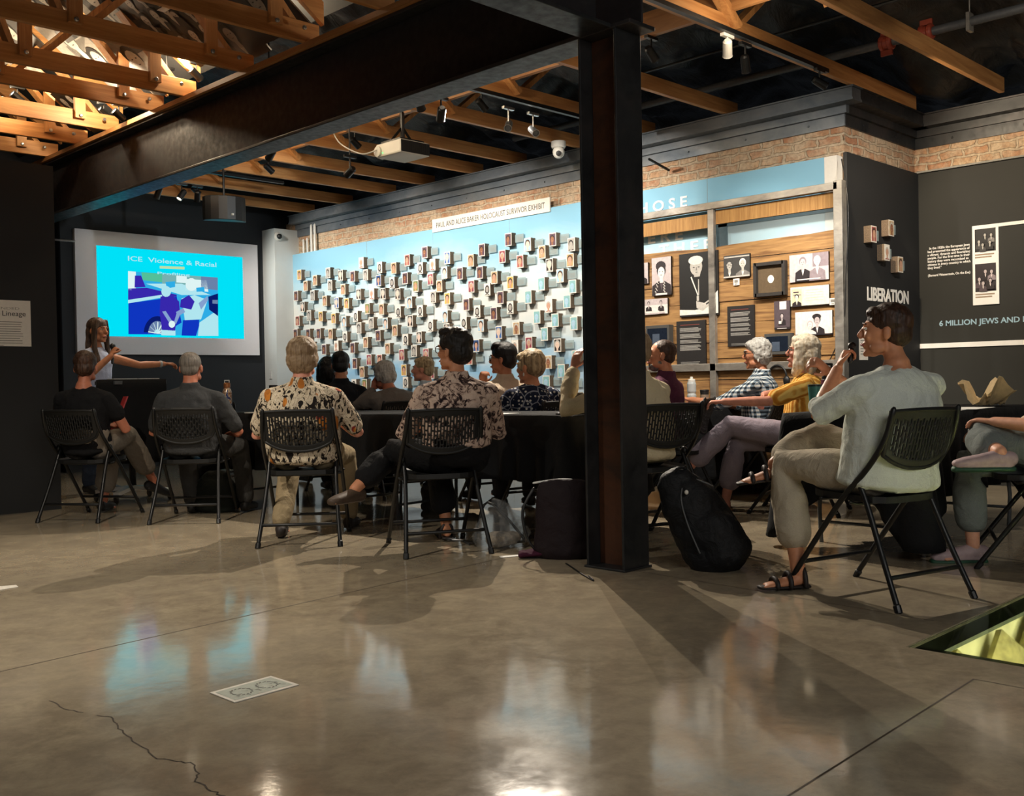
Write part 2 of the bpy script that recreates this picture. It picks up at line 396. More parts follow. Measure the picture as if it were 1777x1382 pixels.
# timber trusses
ORD = ['first', 'second', 'third', 'fourth', 'fifth', 'sixth', 'seventh', 'eighth', 'ninth', 'tenth', 'eleventh', 'twelfth', 'thirteenth', 'fourteenth', 'fifteenth', 'sixteenth', 'seventeenth', 'eighteenth', 'nineteenth', 'twentieth']
RZ = lambda x: 3.52+.72*(4.0-x)
lefty = [10.48, 9.76, 9.08, 8.2, 7.64, 6.76, 5.91, 5.08]
for i, y in enumerate(lefty):
    t = thing('roof_truss', f'warm-lit timber truss left of the steel beam, {ORD[i]} one out from the screen', 'roof truss', (4.0, y, 3.30), 'trusses left of the steel beam')
    MB().box((-2.8, y-.02, 3.302), (4.08, y+.02, 3.44)).build('bottom_chord', TIMBER, t, bevel=.004)
    MB().hexa([(4.12, y-.02, 3.45), (.2, y-.02, RZ(.2)), (.2, y-.02, RZ(.2)+.16), (4.12, y-.02, 3.61)], (0, .04, 0)).build('rafter', TIMBER, t)
    for xx in (3.72, 2.75, 1.7):
        MB().box((xx-.045, y-.06, 3.36), (xx+.045, y-.022, RZ(xx)+.08)).build('web_post', TIMBERZ, t)
    for xa, xb in ((3.95, 3.3), (2.85, 3.45), (2.7, 2.1)):
        za = 3.37; zb = RZ(xb)+.06
        MB().bar((xa, y+.042, za), (xb, y+.042, zb), .04, .09, up=(0, 1, 0)).build('web_brace', TIMBERZ, t)
    for xx in (3.93, 3.72, 2.75): MB().lathe((xx, y-.06, 3.38), [(.016, 0), (.016, .01), (.009, .016)], 8, (0, -1, 0)).build('bolt', CHROME, t)
righty = [11.5, 10.65, 9.77, 9.05, 8.23, 7.56, 6.65, 5.87, 4.97, 3.81, 3.08]
for i, y in enumerate(righty):
    x1 = WX+.02 if y > CY else 8.82
    t = thing('roof_truss', f'timber truss chord between steel beam and brick wall, {ORD[i]} one out from the screen', 'roof truss', (4.25, y, 3.262), 'trusses right of the steel beam')
    MB().box((4.22, y-.022, 3.264), (x1, y+.022, 3.385)).build('bottom_chord', TIMBER, t, bevel=.004)
    MB().bar((5.95, y-.042, 3.31), (5.25, y-.042, 3.85), .04, .085, up=(0, 1, 0)).build('web_brace', TIMBERZ, t)
    if i > 4: MB().bar((6.0, y+.042, 3.31), (6.55, y+.042, 3.75), .04, .085, up=(0, 1, 0)).build('web_brace', TIMBERZ, t)
    MB().lathe((5.93, y-.062, 3.335), [(.016, 0), (.016, .01), (.009, .016)], 8, (0, -1, 0)).build('bolt', CHROME, t)
o = MB().box((5.83, 1.9, 3.388), (5.87, 11.9, 3.56)).build('stringer_board', TIMBERY)
tag(o, 'long lit timber board laid across the right-hand truss chords', 'roof timber')

# large monochrome prints hung under the left rafters
GR = [mat('print_black', '#161616', .5), mat('print_dark_grey', '#3d3c3b', .5), mat('print_mid_grey', '#7d7974', .5), mat('print_light_grey', '#b9b4ab', .5), mat('print_white', '#dedad0', .5)]
SEP = [mat('sepia_black', '#2a2326', .55), mat('sepia_dark', '#54484d', .55), mat('sepia_mid', '#8d7f83', .55), mat('sepia_light', '#c2b5b4', .55), mat('sepia_white', '#e6ddd6', .55)]
def figure(mb, org, xd, yd, n, cx, cy, s, hair=0, skin=3, coat=0, lift=.001, shirt=4, longhair=False, off=0):
    """a generic printed bust, head centre cx, cy, head half-height s"""
    S = lambda pts, k, mi: shape(mb, org, xd, yd, n, pts, lift+k*.0004, mi)
    S([(cx-1.9*s, cy-4.2*s), (cx+1.9*s, cy-4.2*s), (cx+1.75*s, cy-2.1*s), (cx+.6*s, cy-1.45*s), (cx-.6*s, cy-1.45*s), (cx-1.75*s, cy-2.1*s)], 0, coat)
    S([(cx-.35*s, cy-1.5*s), (cx+.35*s, cy-1.5*s), (cx, cy-2.9*s)], 1, shirt)
    S([(cx-.3*s, cy-1.7*s), (cx+.3*s, cy-1.7*s), (cx+.3*s, cy-.6*s), (cx-.3*s, cy-.6*s)], 2, skin)
    S(oval(cx, cy+.18*s, .86*s, 1.0*s), 3, hair)
    if longhair: S(oval(cx, cy-.3*s, .95*s, 1.1*s), 3, hair)
    S(oval(cx, cy-.12*s, .66*s, .88*s), 4, skin)
    for e in (-.26, .26): S(oval(cx+e*s, cy+.02*s, .12*s, .06*s, k=6), 5, 0)
    S(oval(cx, cy-.5*s, .2*s, .05*s, k=6), 5, 1)
PRN = [  # where it is seen, bay, width along the roof, length down the slope, kind, description
    (25, 62, 9.42, .5, .55, 0, 'man in a dark suit'), (128, 78, 8.64, .52, .55, 1, 'pale face in profile'), (178, 108, 8.64, .5, .5, 0, 'dark portrait with light collar'),
    (244, 112, 7.92, .46, .62, 1, 'pale smiling face'), (212, 34, 7.92, .5, .55, 0, 'figure in a black suit'), (264, 20, 7.2, .5, .5, 2, 'small family group'),
    (330, 54, 7.2, .55, .55, 2, 'crowd of small pale faces'), (452, 12, 6.33, .6, .5, 0, 'dark portrait of folded hands'), (142, 190, 9.42, .42, .5, 2, 'uniformed group'),
    (165, 4, 8.64, .5, .5, 1, 'young pale face'), (44, 122, 10.1, .4, .45, 3, 'infant face'), (95, 20, 9.42, .5, .5, 2, 'street scene'), (405, 66, 6.33, .5, .4, 0, 'woman in black')]
GR2 = GR[:2]+[mat('hung_mid_grey', '#66625d', .6), mat('hung_light_grey', '#8f8a81', .6), mat('hung_white', '#a8a297', .6)]
sl = V((1, 0, -.72)).normalized(); nn = V((-.72, 0, -1)).normalized()
for i, (ax_, ay_, by_, w, h, k, d) in enumerate(PRN):
    v_ = FPX*FW + (ax_-888.5)*RT - (ay_-691)*UP; pr_ = V((4.0, 0, RZ(4.0)-.03)); c = EYE+v_*((pr_-EYE).dot(nn)/v_.dot(nn))
    mb = MB(); xd, yd = V((0, -1, 0)), -sl; og = c; bgm = (1, 3, 0, 4)[k]
    mb.hexa([og-xd*w/2-yd*h/2, og+xd*w/2-yd*h/2, og+xd*w/2+yd*h/2, og-xd*w/2+yd*h/2], -nn*.012, bgm)
    r2 = random.Random(i); m2 = MB()
    if k == 2:
        for a in range(3):
            for b in range(2): figure(m2, og, xd, yd, nn, (-.3+.3*a)*w, (-.05+.32*b)*h, .055, 0, 4, r2.choice((0, 1)), lift=.002+.003*(1-b))
    else: figure(m2, og, xd, yd, nn, 0, h*.1, h*.19, 0 if k != 3 else 2, 3 if k != 1 else 4, 0 if k else 1, lift=.002)
    m2.v = [p-xd*((p-og).dot(xd)-max(-w/2, min(w/2, (p-og).dot(xd))))-yd*((p-og).dot(yd)-max(-h/2, min(h/2, (p-og).dot(yd)))) for p in m2.v]
    mb.add(m2.v, m2.f); mb.m[-len(m2.f):] = m2.m
    o = mb.build('photo_print', GR2); tag(o, f'large monochrome print hung under the left roof slope, {d}', 'photograph', 'prints hung in the roof')

# perforated cable tray up in the left trusses
mb = MB(); a, b = at(395, 125, X=3.2), at(640, 0, X=3.2)
a = V((3.5, 6.9, 3.66)); b = V((3.5, 4.4, 3.66)); mb.box((3.44, b.y, 3.66), (3.46, a.y, 3.72), 0); mb.box((3.40, b.y, 3.65), (3.46, a.y, 3.66), 0)
for k in range(80):
    yy = b.y+.02+k*.031; mb.box((3.437, yy, 3.68), (3.4405, yy+.014, 3.70), 1)
o = mb.build('cable_tray', [BLKM, mat('pale_perforation', '#d9cdb2', .6)]); tag(o, 'black perforated cable tray high between the left roof trusses', 'cable tray')  # holes drawn as small pale blocks on the tray's side
# ================================================================== lamps
LENS_ON = emit_mat('lit_lamp_lens', '#fff0d0', 28); LENS_OFF = mat('unlit_lens', '#5a5d60', .2, .3)
def track_light(pos, aim, label, on=True, e=0, cone=50, body=None, drop=.1, col=(1, .82, .6), blend=.6, rad=.02, group=None, hang=0):
    """ceiling track spot: adapter, stem, head, lens; the light sits in the head"""
    pos, aim = V(pos), V(aim); b = body or BLKM
    t = thing('track_light', label, 'spotlight', pos, group)
    MB().box((pos.x-.06, pos.y-.015, pos.z-.02), (pos.x+.06, pos.y+.015, pos.z)).build('adapter', b, t)
    if hang: MB().rod([pos, V((pos.x, pos.y, hang))], .006).build('hanger', b, t)
    h = pos-ZU*drop; MB().rod([pos-ZU*.02, h], .007).build('stem', b, t)
    d = (aim-h).normalized(); q = h-ZU*.02
    MB().lathe(q-d*.06, [(.02, 0), (.03, .012), (.032, .11), (.034, .118), (.028, .118), (.026, .105)], 16, d).build('lamp_head', b, t, smooth=False)
    MB().lathe(q+d*.047, [(.0255, 0), (.02, .004)], 16, d).build('lens', LENS_ON if on else LENS_OFF, t)
    if e:
        l = bpy.data.lights.new('lamp_light', 'SPOT'); l.energy = e; l.spot_size = math.radians(cone); l.spot_blend = blend; l.color = col; l.shadow_soft_size = rad
        lo = bpy.data.objects.new('lamp_light', l); C.objects.link(lo); lo.parent = t; p = q+d*.075; lo.location = p-t.location
        lo.rotation_euler = d.to_track_quat('-Z', 'Y').to_euler()
    return t
def track(a, b, label):
    o = MB().bar(a, b, .035, .03).build('lighting_track', BLKM); return tag(o, label, 'lighting track')
track((4.35, 5.78, 3.235), (7.3, 5.78, 3.235), 'black lighting track under the eighth chord, over the seated group')
track((4.35, 3.72, 3.24), (7.1, 3.72, 3.24), 'black lighting track right of the column, near the ledge corner')
track((4.35, 9.85, 3.24), (6.3, 9.85, 3.24), 'black lighting track in front of the projection screen')
WARM = (1, .80, .56); NEUT = (1, .93, .82)
# silver spots seen right of the beam
track_light(at(882, 186, Z=3.22), (2.6, 3.4, 0), 'silver track spot above the seated group, left of the pair', False, 540, 112, CHROME, .13, (1, .88, .73), .5, .010, 'silver spots')
track_light(at(925, 196, Z=3.22), (4.8, 1.6, 0), 'silver track spot above the seated group, right of the pair', False, 300, 62, CHROME, .13, (1, .88, .73), .5, .010, 'silver spots')
track_light(at(1262, 60, Z=3.225), (7.7, 5.0, 1.1), 'white track spot right of the column, nearest it', False, 150, 66, WHITE, .07, NEUT)
track_light(at(1293, 75, Z=3.225), (7.5, 4.3, .9), 'dark track spot right of the column, second along its track', False, 190, 70, BLKM, .12, NEUT)
track_light(at(1422, 120, Z=3.225), (9.0, 2.4, 1.9), 'black wall washer at the end of the track by the brick corner', False, 190, 100, BLKM, .08, WARM)
# mural washers on the stringer between the chords
for i, (y, e) in enumerate(((4.4, 70), (6.15, 280), (7.9, 285), (9.42, 285), (11.0, 280))):
    track_light((5.85, y, 3.387), (7.8, y+.1, 1.95), f'black mural washer under the stringer, {ORD[4-i]} out from the screen', True, e, 86, BLKM, .1, (1, .92, .82), 1, .03, 'mural washers')
# lit spots by the beam and the screen
track_light(at(727, 158, X=4.55), (6.5, 6.6, 1.2), 'small lit spot just beyond the steel beam, right of the projector', True, 0, 50, BLKM, .06, hang=3.9)
track_light(at(765, 168, X=4.8), (6.5, 8, 1), 'unlit black spot hanging just right of the lit one by the beam', False, 0, 50, BLKM, .1, hang=3.9)
track_light(at(470, 252, X=4.7), (5.5, 12, 1), 'black twin-bracket spot left of the projector', False, 0, 50, BLKM, .06, hang=3.9)
track_light(at(607, 270, X=5.3), (5.5, 12, 1), 'black spot hanging left of the projector body', False, 0, 50, BLKM, .12, hang=3.9)
track_light(at(274, 316, Y=9.85), (4.4, 11, .8), 'left one of three small spots before the screen', False, 0, 50, BLKM, .09)
track_light(at(315, 318, Y=9.85), (3.9, 9.9, 1.3), 'lit middle one of three small spots before the screen', True, 90, 80, BLKM, .1, (1, .88, .74), 1, .02)
track_light(at(342, 322, Y=9.85), (6, 11.5, .8), 'right one of three small spots before the screen', False, 0, 50, BLKM, .09)
# lamps up in the left trusses, lighting timbers and prints
UL = [((370, 66), 7.2, 260), ((290, 116), 7.95, 260), ((180, 178), 9.4, 230), ((206, 180), 8.65, 200), ((488, 20), 6.3, 260), ((30, 150), 9.4, 160), ((340, 108), 7.62, 120)]
for i, (p, y, e) in enumerate(UL):
    q = at(*p, Y=y); track_light(q, q+V((-1.3, -.15, .75)), ['brightest lit lamp among the left roof timbers', 'second bright lamp, lower left of the brightest in the roof timbers', 'lit roof lamp nearest the partition, left of a close pair', 'lit roof lamp nearest the partition, right of a close pair', 'lit roof lamp at the upper edge beside the cable tray', 'roof lamp over the dark partition, far left', 'dim roof lamp between the two bright ones'][i], True, e*.42, 120, BLKM, .08, (1, .80, .54), .7, .03, 'lamps in the left trusses', 3.62+.715*(4.3-q.x))
    l = bpy.data.lights.new('reflector_glow', 'POINT'); l.energy = e*.17; l.color = (1, .80, .54); l.shadow_soft_size = .03
    lo = bpy.data.objects.new('reflector_glow', l); C.objects.link(lo); lo.location = q+V((-.12, -.05, .02))
# spots added out of view to brighten the open floor and left chairs
track_light((.9, 4.6, 3.29), (1.9, 4.9, 0), 'unseen spot added to light the open floor at the left', False, 300, 92, BLKM, .1, (1, .90, .76), .8, .03)
track_light((1.3, 5.0, 3.29), (3.2, 7.0, 0), 'unseen spot added to light the two left-hand chairs', False, 200, 60, BLKM, .1, (1, .88, .72), .8, .03)

track((5.2, 1.75, 3.24), (7.2, 1.75, 3.24), 'unseen track added over the right-hand table to carry fill spots')  # track and its spots added out of view to brighten the right-hand walls
track_light((5.5, 1.75, 3.225), (9.1, 2.9, 1.9), 'added unseen spot on the right-hand track aimed at the timeline wall', False, 90, 84, BLKM, .1, (1, .88, .72), .8)
track_light((6.3, 1.75, 3.225), (8.3, 3.95, 1.9), 'added unseen spot on the right-hand track aimed at the word LIBERATION', False, 230, 54, BLKM, .1, (1, .92, .82), .8)
track_light((6.9, 1.75, 3.225), (6.3, 2.45, .75), 'added unseen spot on the right-hand track aimed at the crumpled wrapper', False, 60, 50, BLKM, .1, (1, .88, .74), .8)  # extra unseen lamp, added to brighten the table top

for x_, y_, z_, e_ in ((4.9, 5.5, 3.2, 15), (5.2, 8.6, 3.12, 9), (5.6, 3.45, 3.18, 10)):  # bare point lights added to brighten the right-hand timbers and fabric
    l = bpy.data.lights.new('timber_fill_light', 'POINT'); l.energy = e_; l.color = (1, .82, .6); l.shadow_soft_size = .04
    lo = bpy.data.objects.new('timber_fill_light', l); C.objects.link(lo); lo.location = (x_, y_, z_)
# ================================================================== the screen wall
SY = BY-.06
a, b = at(129, 396, Y=SY), at(451, 617, Y=SY); SX0, SX1, SZ0, SZ1 = a.x, b.x, b.z, a.z
t = thing('projection_screen', 'white framed wall projection screen showing a bright cyan slide', 'projection screen', ((SX0+SX1)/2, SY, SZ0))
MB().box((SX0, SY, SZ0), (SX1, BY, SZ1)).build('screen_board', mat('matte_screen_white', '#e3e3e8', .8, var=.01), t, bevel=.004)
E1 = emit_mat('slide_cyan', '#00dcf2', 1.05)
sp = lambda x, y, k=0: at(x/3.554, 380+y/3.554, Y=SY-.003-.0015*k)
tl, br = sp(594, 163), sp(1506, 740)
sl_ = MB().box((tl.x, SY-.003, br.z), (br.x, SY, tl.z)).build('projected_slide', E1, t)
EC = {k: emit_mat('slide_'+k, c, .9) for k, c in dict(pale='#b8f0fa', white='#e8ffff', blue='#1038c8', navy='#0a1c70', sky='#30b4f0', violet='#3a2ab4', grey='#6f88b0', green='#58c8a0', tan='#7fb8b8', skin='#8aa8d8', orange='#c8e8b0').items()}
def sq(col, pts, k, name='slide_picture'):
    SLD.setdefault(k, []).append((col, [sp(x, y, k) for x, y in pts]))
SLD = {}
sq('sky', [(790, 322), (1343, 362), (1347, 722), (792, 712)], 1)
sq('green', [(872, 330), (1000, 338), (1000, 392), (880, 378)], 2); sq('tan', [(1000, 338), (1343, 362), (1343, 420), (1000, 400)], 2)
sq('grey', [(1240, 356), (1343, 362), (1343, 440), (1240, 430)], 3); sq('white', [(1088, 350), (1152, 354), (1152, 396), (1088, 392)], 3); sq('white', [(790, 322), (838, 326), (838, 440), (790, 440)], 3)
sq('violet', [(832, 350), (870, 350), (898, 420), (830, 424)], 4)
sq('white', [(1150, 370), (1275, 380), (1285, 450), (1145, 440)], 3)
sq('violet', [(790, 430), (905, 425), (1090, 468), (1090, 480), (790, 505)], 3); sq('pale', [(790, 500), (1000, 468), (1000, 485), (790, 522)], 4)
sq('pale', [(900, 400), (1120, 400), (1300, 470), (1120, 470)], 3); sq('blue', [(792, 520), (1090, 480), (1120, 640), (1000, 712), (792, 712)], 4)
sq('navy', oval(970, 708, 84, 108, 184, 356), 5); sq('grey', oval(970, 708, 56, 78, 182, 358), 6); sq('pale', oval(970, 708, 20, 26, 182, 358), 7)
for k in range(7): sq('white', [(970+56*math.cos(k*.5)*s-3*math.sin(k*.5)*w, 706-70*math.sin(k*.5)*s-3*w) for s, w in ((0, 1), (0, -1), (1, -1), (1, 1))], 7)
sq('pale', [(1230, 640), (1345, 560), (1347, 722), (1220, 722)], 4); sq('navy', [(1285, 480), (1345, 460), (1345, 600), (1290, 560)], 5); sq('grey', [(1310, 500), (1343, 500), (1343, 525), (1310, 522)], 6)
sq('violet', [(990, 480), (1060, 470), (1105, 510), (1112, 600), (1085, 650), (1080, 690), (1000, 690), (985, 580)], 8); sq('pale', [(995, 685), (1082, 688), (1082, 720), (995, 718)], 8)
sq('pale', oval(1025, 448, 30, 34), 8); sq('skin', [(1000, 572), (1022, 568), (1078, 655), (1062, 670)], 9); sq('skin', [(1090, 580), (1112, 590), (1085, 650), (1072, 640)], 9)
sq('pale', [(1120, 490), (1200, 470), (1280, 500), (1240, 620), (1140, 625)], 10); sq('violet', [(1115, 500), (1165, 470), (1200, 510), (1180, 560), (1110, 545)], 11)
sq('blue', [(1128, 625), (1228, 622), (1228, 660), (1208, 722), (1120, 720)], 10); sq('white', oval(1180, 405, 36, 40), 10); sq('skin', [(1085, 575), (1130, 550), (1142, 575), (1100, 600)], 12)
sq('skin', [(1225, 520), (1280, 475), (1284, 500), (1240, 560)], 11); sq('white', oval(1060, 650, 20, 22), 10); sq('sky', [(1020, 390), (1080, 385), (1080, 420), (1030, 430)], 6)
sq('sky', [(1210, 425), (1260, 420), (1262, 448), (1212, 450)], 6)
keys = list(EC); mb = MB()
for k in sorted(SLD):
    for c_, ps in SLD[k]: mb.add(ps, [tuple(range(len(ps)))], keys.index(c_))
mb.build('slide_picture', [EC[k] for k in keys], sl_)
mb = MB()
def ttl(s, x0, x1, y, hgt, col):
    m = text_mb(s, 1, (0, 0, 0), (1, 0, 0), (0, 0, 1), .0005, .012); w = max(p.x for p in m.v); h = .72
    A, B = sp(x0, y, 1), sp(x1, y, 1); kx = (B.x-A.x)/w; kz = abs(sp(x0, y-hgt, 1).z-A.z)/h
    mb2 = MB().add([V((A.x+p.x*kx, A.y-.024, A.z+p.z*kz)) for p in m.v], m.f); return mb2.build('slide_title', EC[col], sl_)
ttl('ICE  Violence & Racial', 780, 1328, 258, 30, 'pale'); ttl('Profiling', 962, 1165, 342, 16, 'pale')
MB().add([sp(x, y, 14) for x, y in ((985, 290), (1138, 296), (1138, 312), (985, 306))], [(0, 1, 2, 3)]).build('title_bar', emit_mat('slide_orange', '#f0c890', .9), sl_)

# drapes beside the screen
mb = MB(); vs = []; N = 60
for i in range(N+1):
    x = 4.05+.62*i/N; y = BY-.12-.05*math.sin(i*.75)-.02*math.sin(i*.31)
    vs += [(x, y, .02), (x, y, 3.1)]
mb.add(vs, [(2*i, 2*i+2, 2*i+3, 2*i+1) for i in range(N)])
o = mb.build('drape', m_cloth('black_drape', '#16181c', .2, .8), smooth=True); o.modifiers.new('s', 'SOLIDIFY').thickness = .006
tag(o, 'black floor-length drape hanging left of the projection screen', 'curtain')
mb = MB().rod([(3.3, 11.4, 2.6), (4.6, 11.4, 2.62)], .012); tag(mb.build('drape_rail', CHROME), 'short metal rail at the drape, left of the screen', 'rail')

# pilaster fittings
q = at(482, 411, Y=BY-.3); t = thing('security_camera', 'small white dome camera with black eye on the white pilaster', 'camera', q)
MB().lathe(q, [(.06, 0), (.06, .015), (.045, .03), (.045, .035)], 20, (0, -1, 0)).build('mount_ring', WHITE, t)
MB().ell(q+V((0, -.04, 0)), (.036, .036, .036)).build('lens_ball', BLKP, t, smooth=True)
q = at(470, 650, X=7.42); tag(MB().box((7.41, q.y-.03, q.z-.06), (7.42, q.y+.03, q.z+.06)).build('switch_plate', LTGREY, bevel=.002), 'pale switch plate on the side of the white pilaster', 'switch')
for i, (px, z0, z1) in enumerate(((527, 2.70, 2.93), (533.5, 2.70, 2.94), (541, 2.70, 3.1), (547, 2.70, 3.1))):
    q = at(px, 430, X=7.75); tag(MB().rod([(7.75, q.y, z0), (7.75, q.y, z1)], .014 if i < 2 else .018).build('conduit', WHITE),
        f'{["short white conduit nearest the pilaster", "short white conduit second from the pilaster", "tall white conduit third from the pilaster", "tall white conduit farthest from the pilaster"][i]}, on the brick', 'pipe', 'white conduits')

# ================================================================== mural wall
MF = WX-.10
t0 = NT('printed_sky'); v = t0.co(); sx_ = t0.n('ShaderNodeSeparateXYZ'); t0.l(v, sx_.inputs[0])
zz = t0.math('MULTIPLY', sx_.outputs[2], 1/2.75)
n1 = t0.noise(t0.mapv((1, .55, 1.5)), 1.3, 7, .6, .3)
g = t0.math('ADD', zz, t0.math('MULTIPLY', t0.math('SUBTRACT', n1, .5), .35))
col = t0.ramp(g, [(.28, '#a9b9c4'), (.42, '#86b3d2'), (.52, '#c6d3d6'), (.68, '#d3d5cf'), (.80, '#a9c9d6'), (.93, '#85b9d2')])
t0.set(col, .62, 0, .3)
yb0, yb1 = CY+.12, BY-.3
mb = MB().box((MF, yb0, .06), (WX-.001, yb1, 2.745), 0).box((MF-.002, CY+.01, .06), (WX-.001, yb0, 2.745), 1)
for y in (5.2, 6.45, 7.7, 8.95, 10.2): mb.box((MF-.0008, y-.0015, .06), (MF, y+.0015, 2.745), 2)
o = mb.build('sky_mural', [t0.m, OFFW, GREYINK], origin=(0, 0, 0)); tag(o, 'long wall panel printed with pale blue cloudy sky behind the portrait blocks', 'mural')
def fit_text(s, A, B, cap, m, name, parent=None, weight=.01, depth=.002, xd=XR, cap_h=.72):
    """lettering from A to B along xd with capitals cap high"""
    b_ = text_mb(s, 1, (0, 0, 0), (1, 0, 0), (0, 0, 1), 1, weight); w = max(p.x for p in b_.v); x0 = min(p.x for p in b_.v)
    k = (V(B)-V(A)).dot(xd)/(w-x0); n = xd.cross(ZU)
    vs = [V(A)+xd*(p.x-x0)*k+ZU*p.z*cap/cap_h-n*p.y*depth for p in b_.v]
    return MB().add(vs, b_.f).build(name, m, parent)
q3 = lambda x, y, X: at(1090+x/3.14, 240+y/3.14, X=X)
def wallword(s, x0, x1, yb, cap, lab, X=MF-.001):
    A = q3(x0, yb, X); B = V((A.x, q3(x1, yb-.19*(x1-x0), X).y, A.z)); c_ = q3(x0, yb-cap, X).z-A.z
    return tag(fit_text(s, A, B, c_, WHTINK, 'wall_lettering', weight=.02, depth=.003), lab, 'lettering')
wallword('T H O S E', -12, 322, 425, 56, 'white word THOSE on the sky mural above the plank wall')
wallword('W E R E', -10, 298, 592, 56, 'white word WERE seen through the gap of the plank wall')
wallword('T H E R E', 170, 540, 640, 56, 'white word THERE half hidden behind the planks top')
# name board
A, B, Dn = at(750, 383, X=MF-.015), at(953.7, 340.5, X=MF-.015), at(750, 403, X=MF-.015)
zt = (A.z+B.z)/2; zb = zt-(A.z-Dn.z)*1.12
t = thing('name_board', 'white board naming the exhibit along the top of the mural', 'sign', (MF-.01, (A.y+B.y)/2, zb))
MB().box((MF-.015, B.y, zb), (MF-.001, A.y, zt)).build('board', OFFW, t)
fit_text('PAUL AND ALICE BAKER HOLOCAUST SURVIVOR EXHIBIT', (MF-.0152, A.y-.07, zb+(zt-zb)*.3), (MF-.0152, B.y+.07, 0), (zt-zb)*.42, mat('board_ink', '#55524d', .8), 'lettering', t, .004, .001)

# portrait blocks
SIDE = mat('paper_stack_edge', '#6c5c4b', .8, var=.35, scale=160); BORD = mat('block_border', '#e4ded2', .7)
ACR = NT('clear_caption_plate'); ACR.set('#a3b6b8', .25); ACR.b.inputs['Alpha'].default_value = .6; ACR = ACR.m
PC = {k: mat('p_'+k, c, .6, var=.08, scale=90) for k, c in dict(skin='#c0937a', pale='#d8bfae', brown='#8a5a3e', grey='#a8a39b', dark='#2a2523', hair='#4a3425', silver='#b8b2a8', blonde='#b99a5c', red='#a05550', crimson='#8f3a48', blue='#3f66a4', deep='#234a86', teal='#86b4b6', green='#6b7a50', white='#e8e4da', sand='#b79a6e', yellow='#c9a552', plum='#5d4452', sky='#9fc4d8', black='#17181a').items()}
PK = list(PC); PM = [PC[k] for k in PK]
VAR = [  # background, skin, hair, coat, long hair, words
    ('grey', 'grey', 'dark', 'dark', 0, 'grey monochrome'), ('sand', 'skin', 'hair', 'dark', 0, 'tan-backed dark-suited'), ('crimson', 'skin', 'silver', 'plum', 0, 'crimson-backed'),
    ('blue', 'pale', 'silver', 'deep', 0, 'bright blue-backed'), ('white', 'grey', 'dark', 'black', 1, 'white-backed dark-haired'), ('teal', 'sky', 'teal', 'sky', 0, 'teal-tinted'),
    ('green', 'skin', 'blonde', 'sand', 1, 'olive-backed fair-haired'), ('sky', 'pale', 'hair', 'blue', 0, 'pale blue-backed'), ('plum', 'brown', 'dark', 'plum', 0, 'plum-backed'),
    ('sand', 'brown', 'silver', 'red', 0, 'tan-backed red-jacketed'), ('white', 'skin', 'silver', 'crimson', 0, 'white-backed pink'), ('dark', 'pale', 'silver', 'white', 0, 'dark-backed silver-haired'),
    ('yellow', 'skin', 'dark', 'yellow', 0, 'golden'), ('red', 'skin', 'hair', 'red', 0, 'red-backed'), ('deep', 'skin', 'dark', 'blue', 0, 'deep blue-backed')]
def vmesh(i, w=.098, h=.136):
    bg, sk, ha, co, lo, _ = VAR[i]; mb = MB(); org = V((-.0325, 0, h/2))
    ix = lambda k: PK.index(k)
    shape(mb, org, XR, ZU, (-1, 0, 0), [(-w*.42, -h*.43), (w*.42, -h*.43), (w*.42, h*.43), (-w*.42, h*.43)], 0, ix(bg))
    figure(mb, org, XR, ZU, (-1, 0, 0), .003*((i*7) % 5-2)/2, .004, .041 if i % 2 else .036, ix(ha), ix(sk), ix(co), .0006, ix('white'), bool(lo))
    k = w*.42; vs = []
    for p in mb.v: vs.append(V((p.x, max(-k, min(k, p.y)), max(h*.07, min(h*.93, p.z)))))
    mb.v = vs; me = mb.mesh('photo'); [me.materials.append(m) for m in PM]; return me
VM = [vmesh(i) for i in range(len(VAR))]
bw, bh, bd = .098, .136, .064
mbk = MB().box((-bd/2, -bw/2, 0), (bd/2, bw/2, bh), 0).box((-bd/2-.001, -bw/2, 0), (-bd/2, bw/2, bh), 1).mesh('block'); [mbk.materials.append(m) for m in (SIDE, BORD)]
mc_ = MB().box((-.001, -.062, 0), (.001, .062, .085), 0)
for k in range(4): mc_.box((-.0016, -.045, .014+k*.013), (-.001, .03+.01*(k % 2), .018+k*.013), 1)
mcp = mc_.mesh('caption'); [mcp.materials.append(m) for m in (ACR, GREYINK)]
def block(loc, rotz, vi, label, group, cap=True):
    t = thing('portrait_block', label, 'portrait block', loc, group); t.rotation_euler = (0, 0, rotz)
    for nm, me, lo in (('block', mbk, (0, 0, 0)), ('photo', VM[vi], (-.001, 0, 0)), ('caption_plate', mcp, (.014, -.12, .03))):
        if nm == 'caption_plate' and not cap: continue
        o = bpy.data.objects.new(nm, me); C.objects.link(o); o.parent = t; o.location = lo
    return t
PB = []
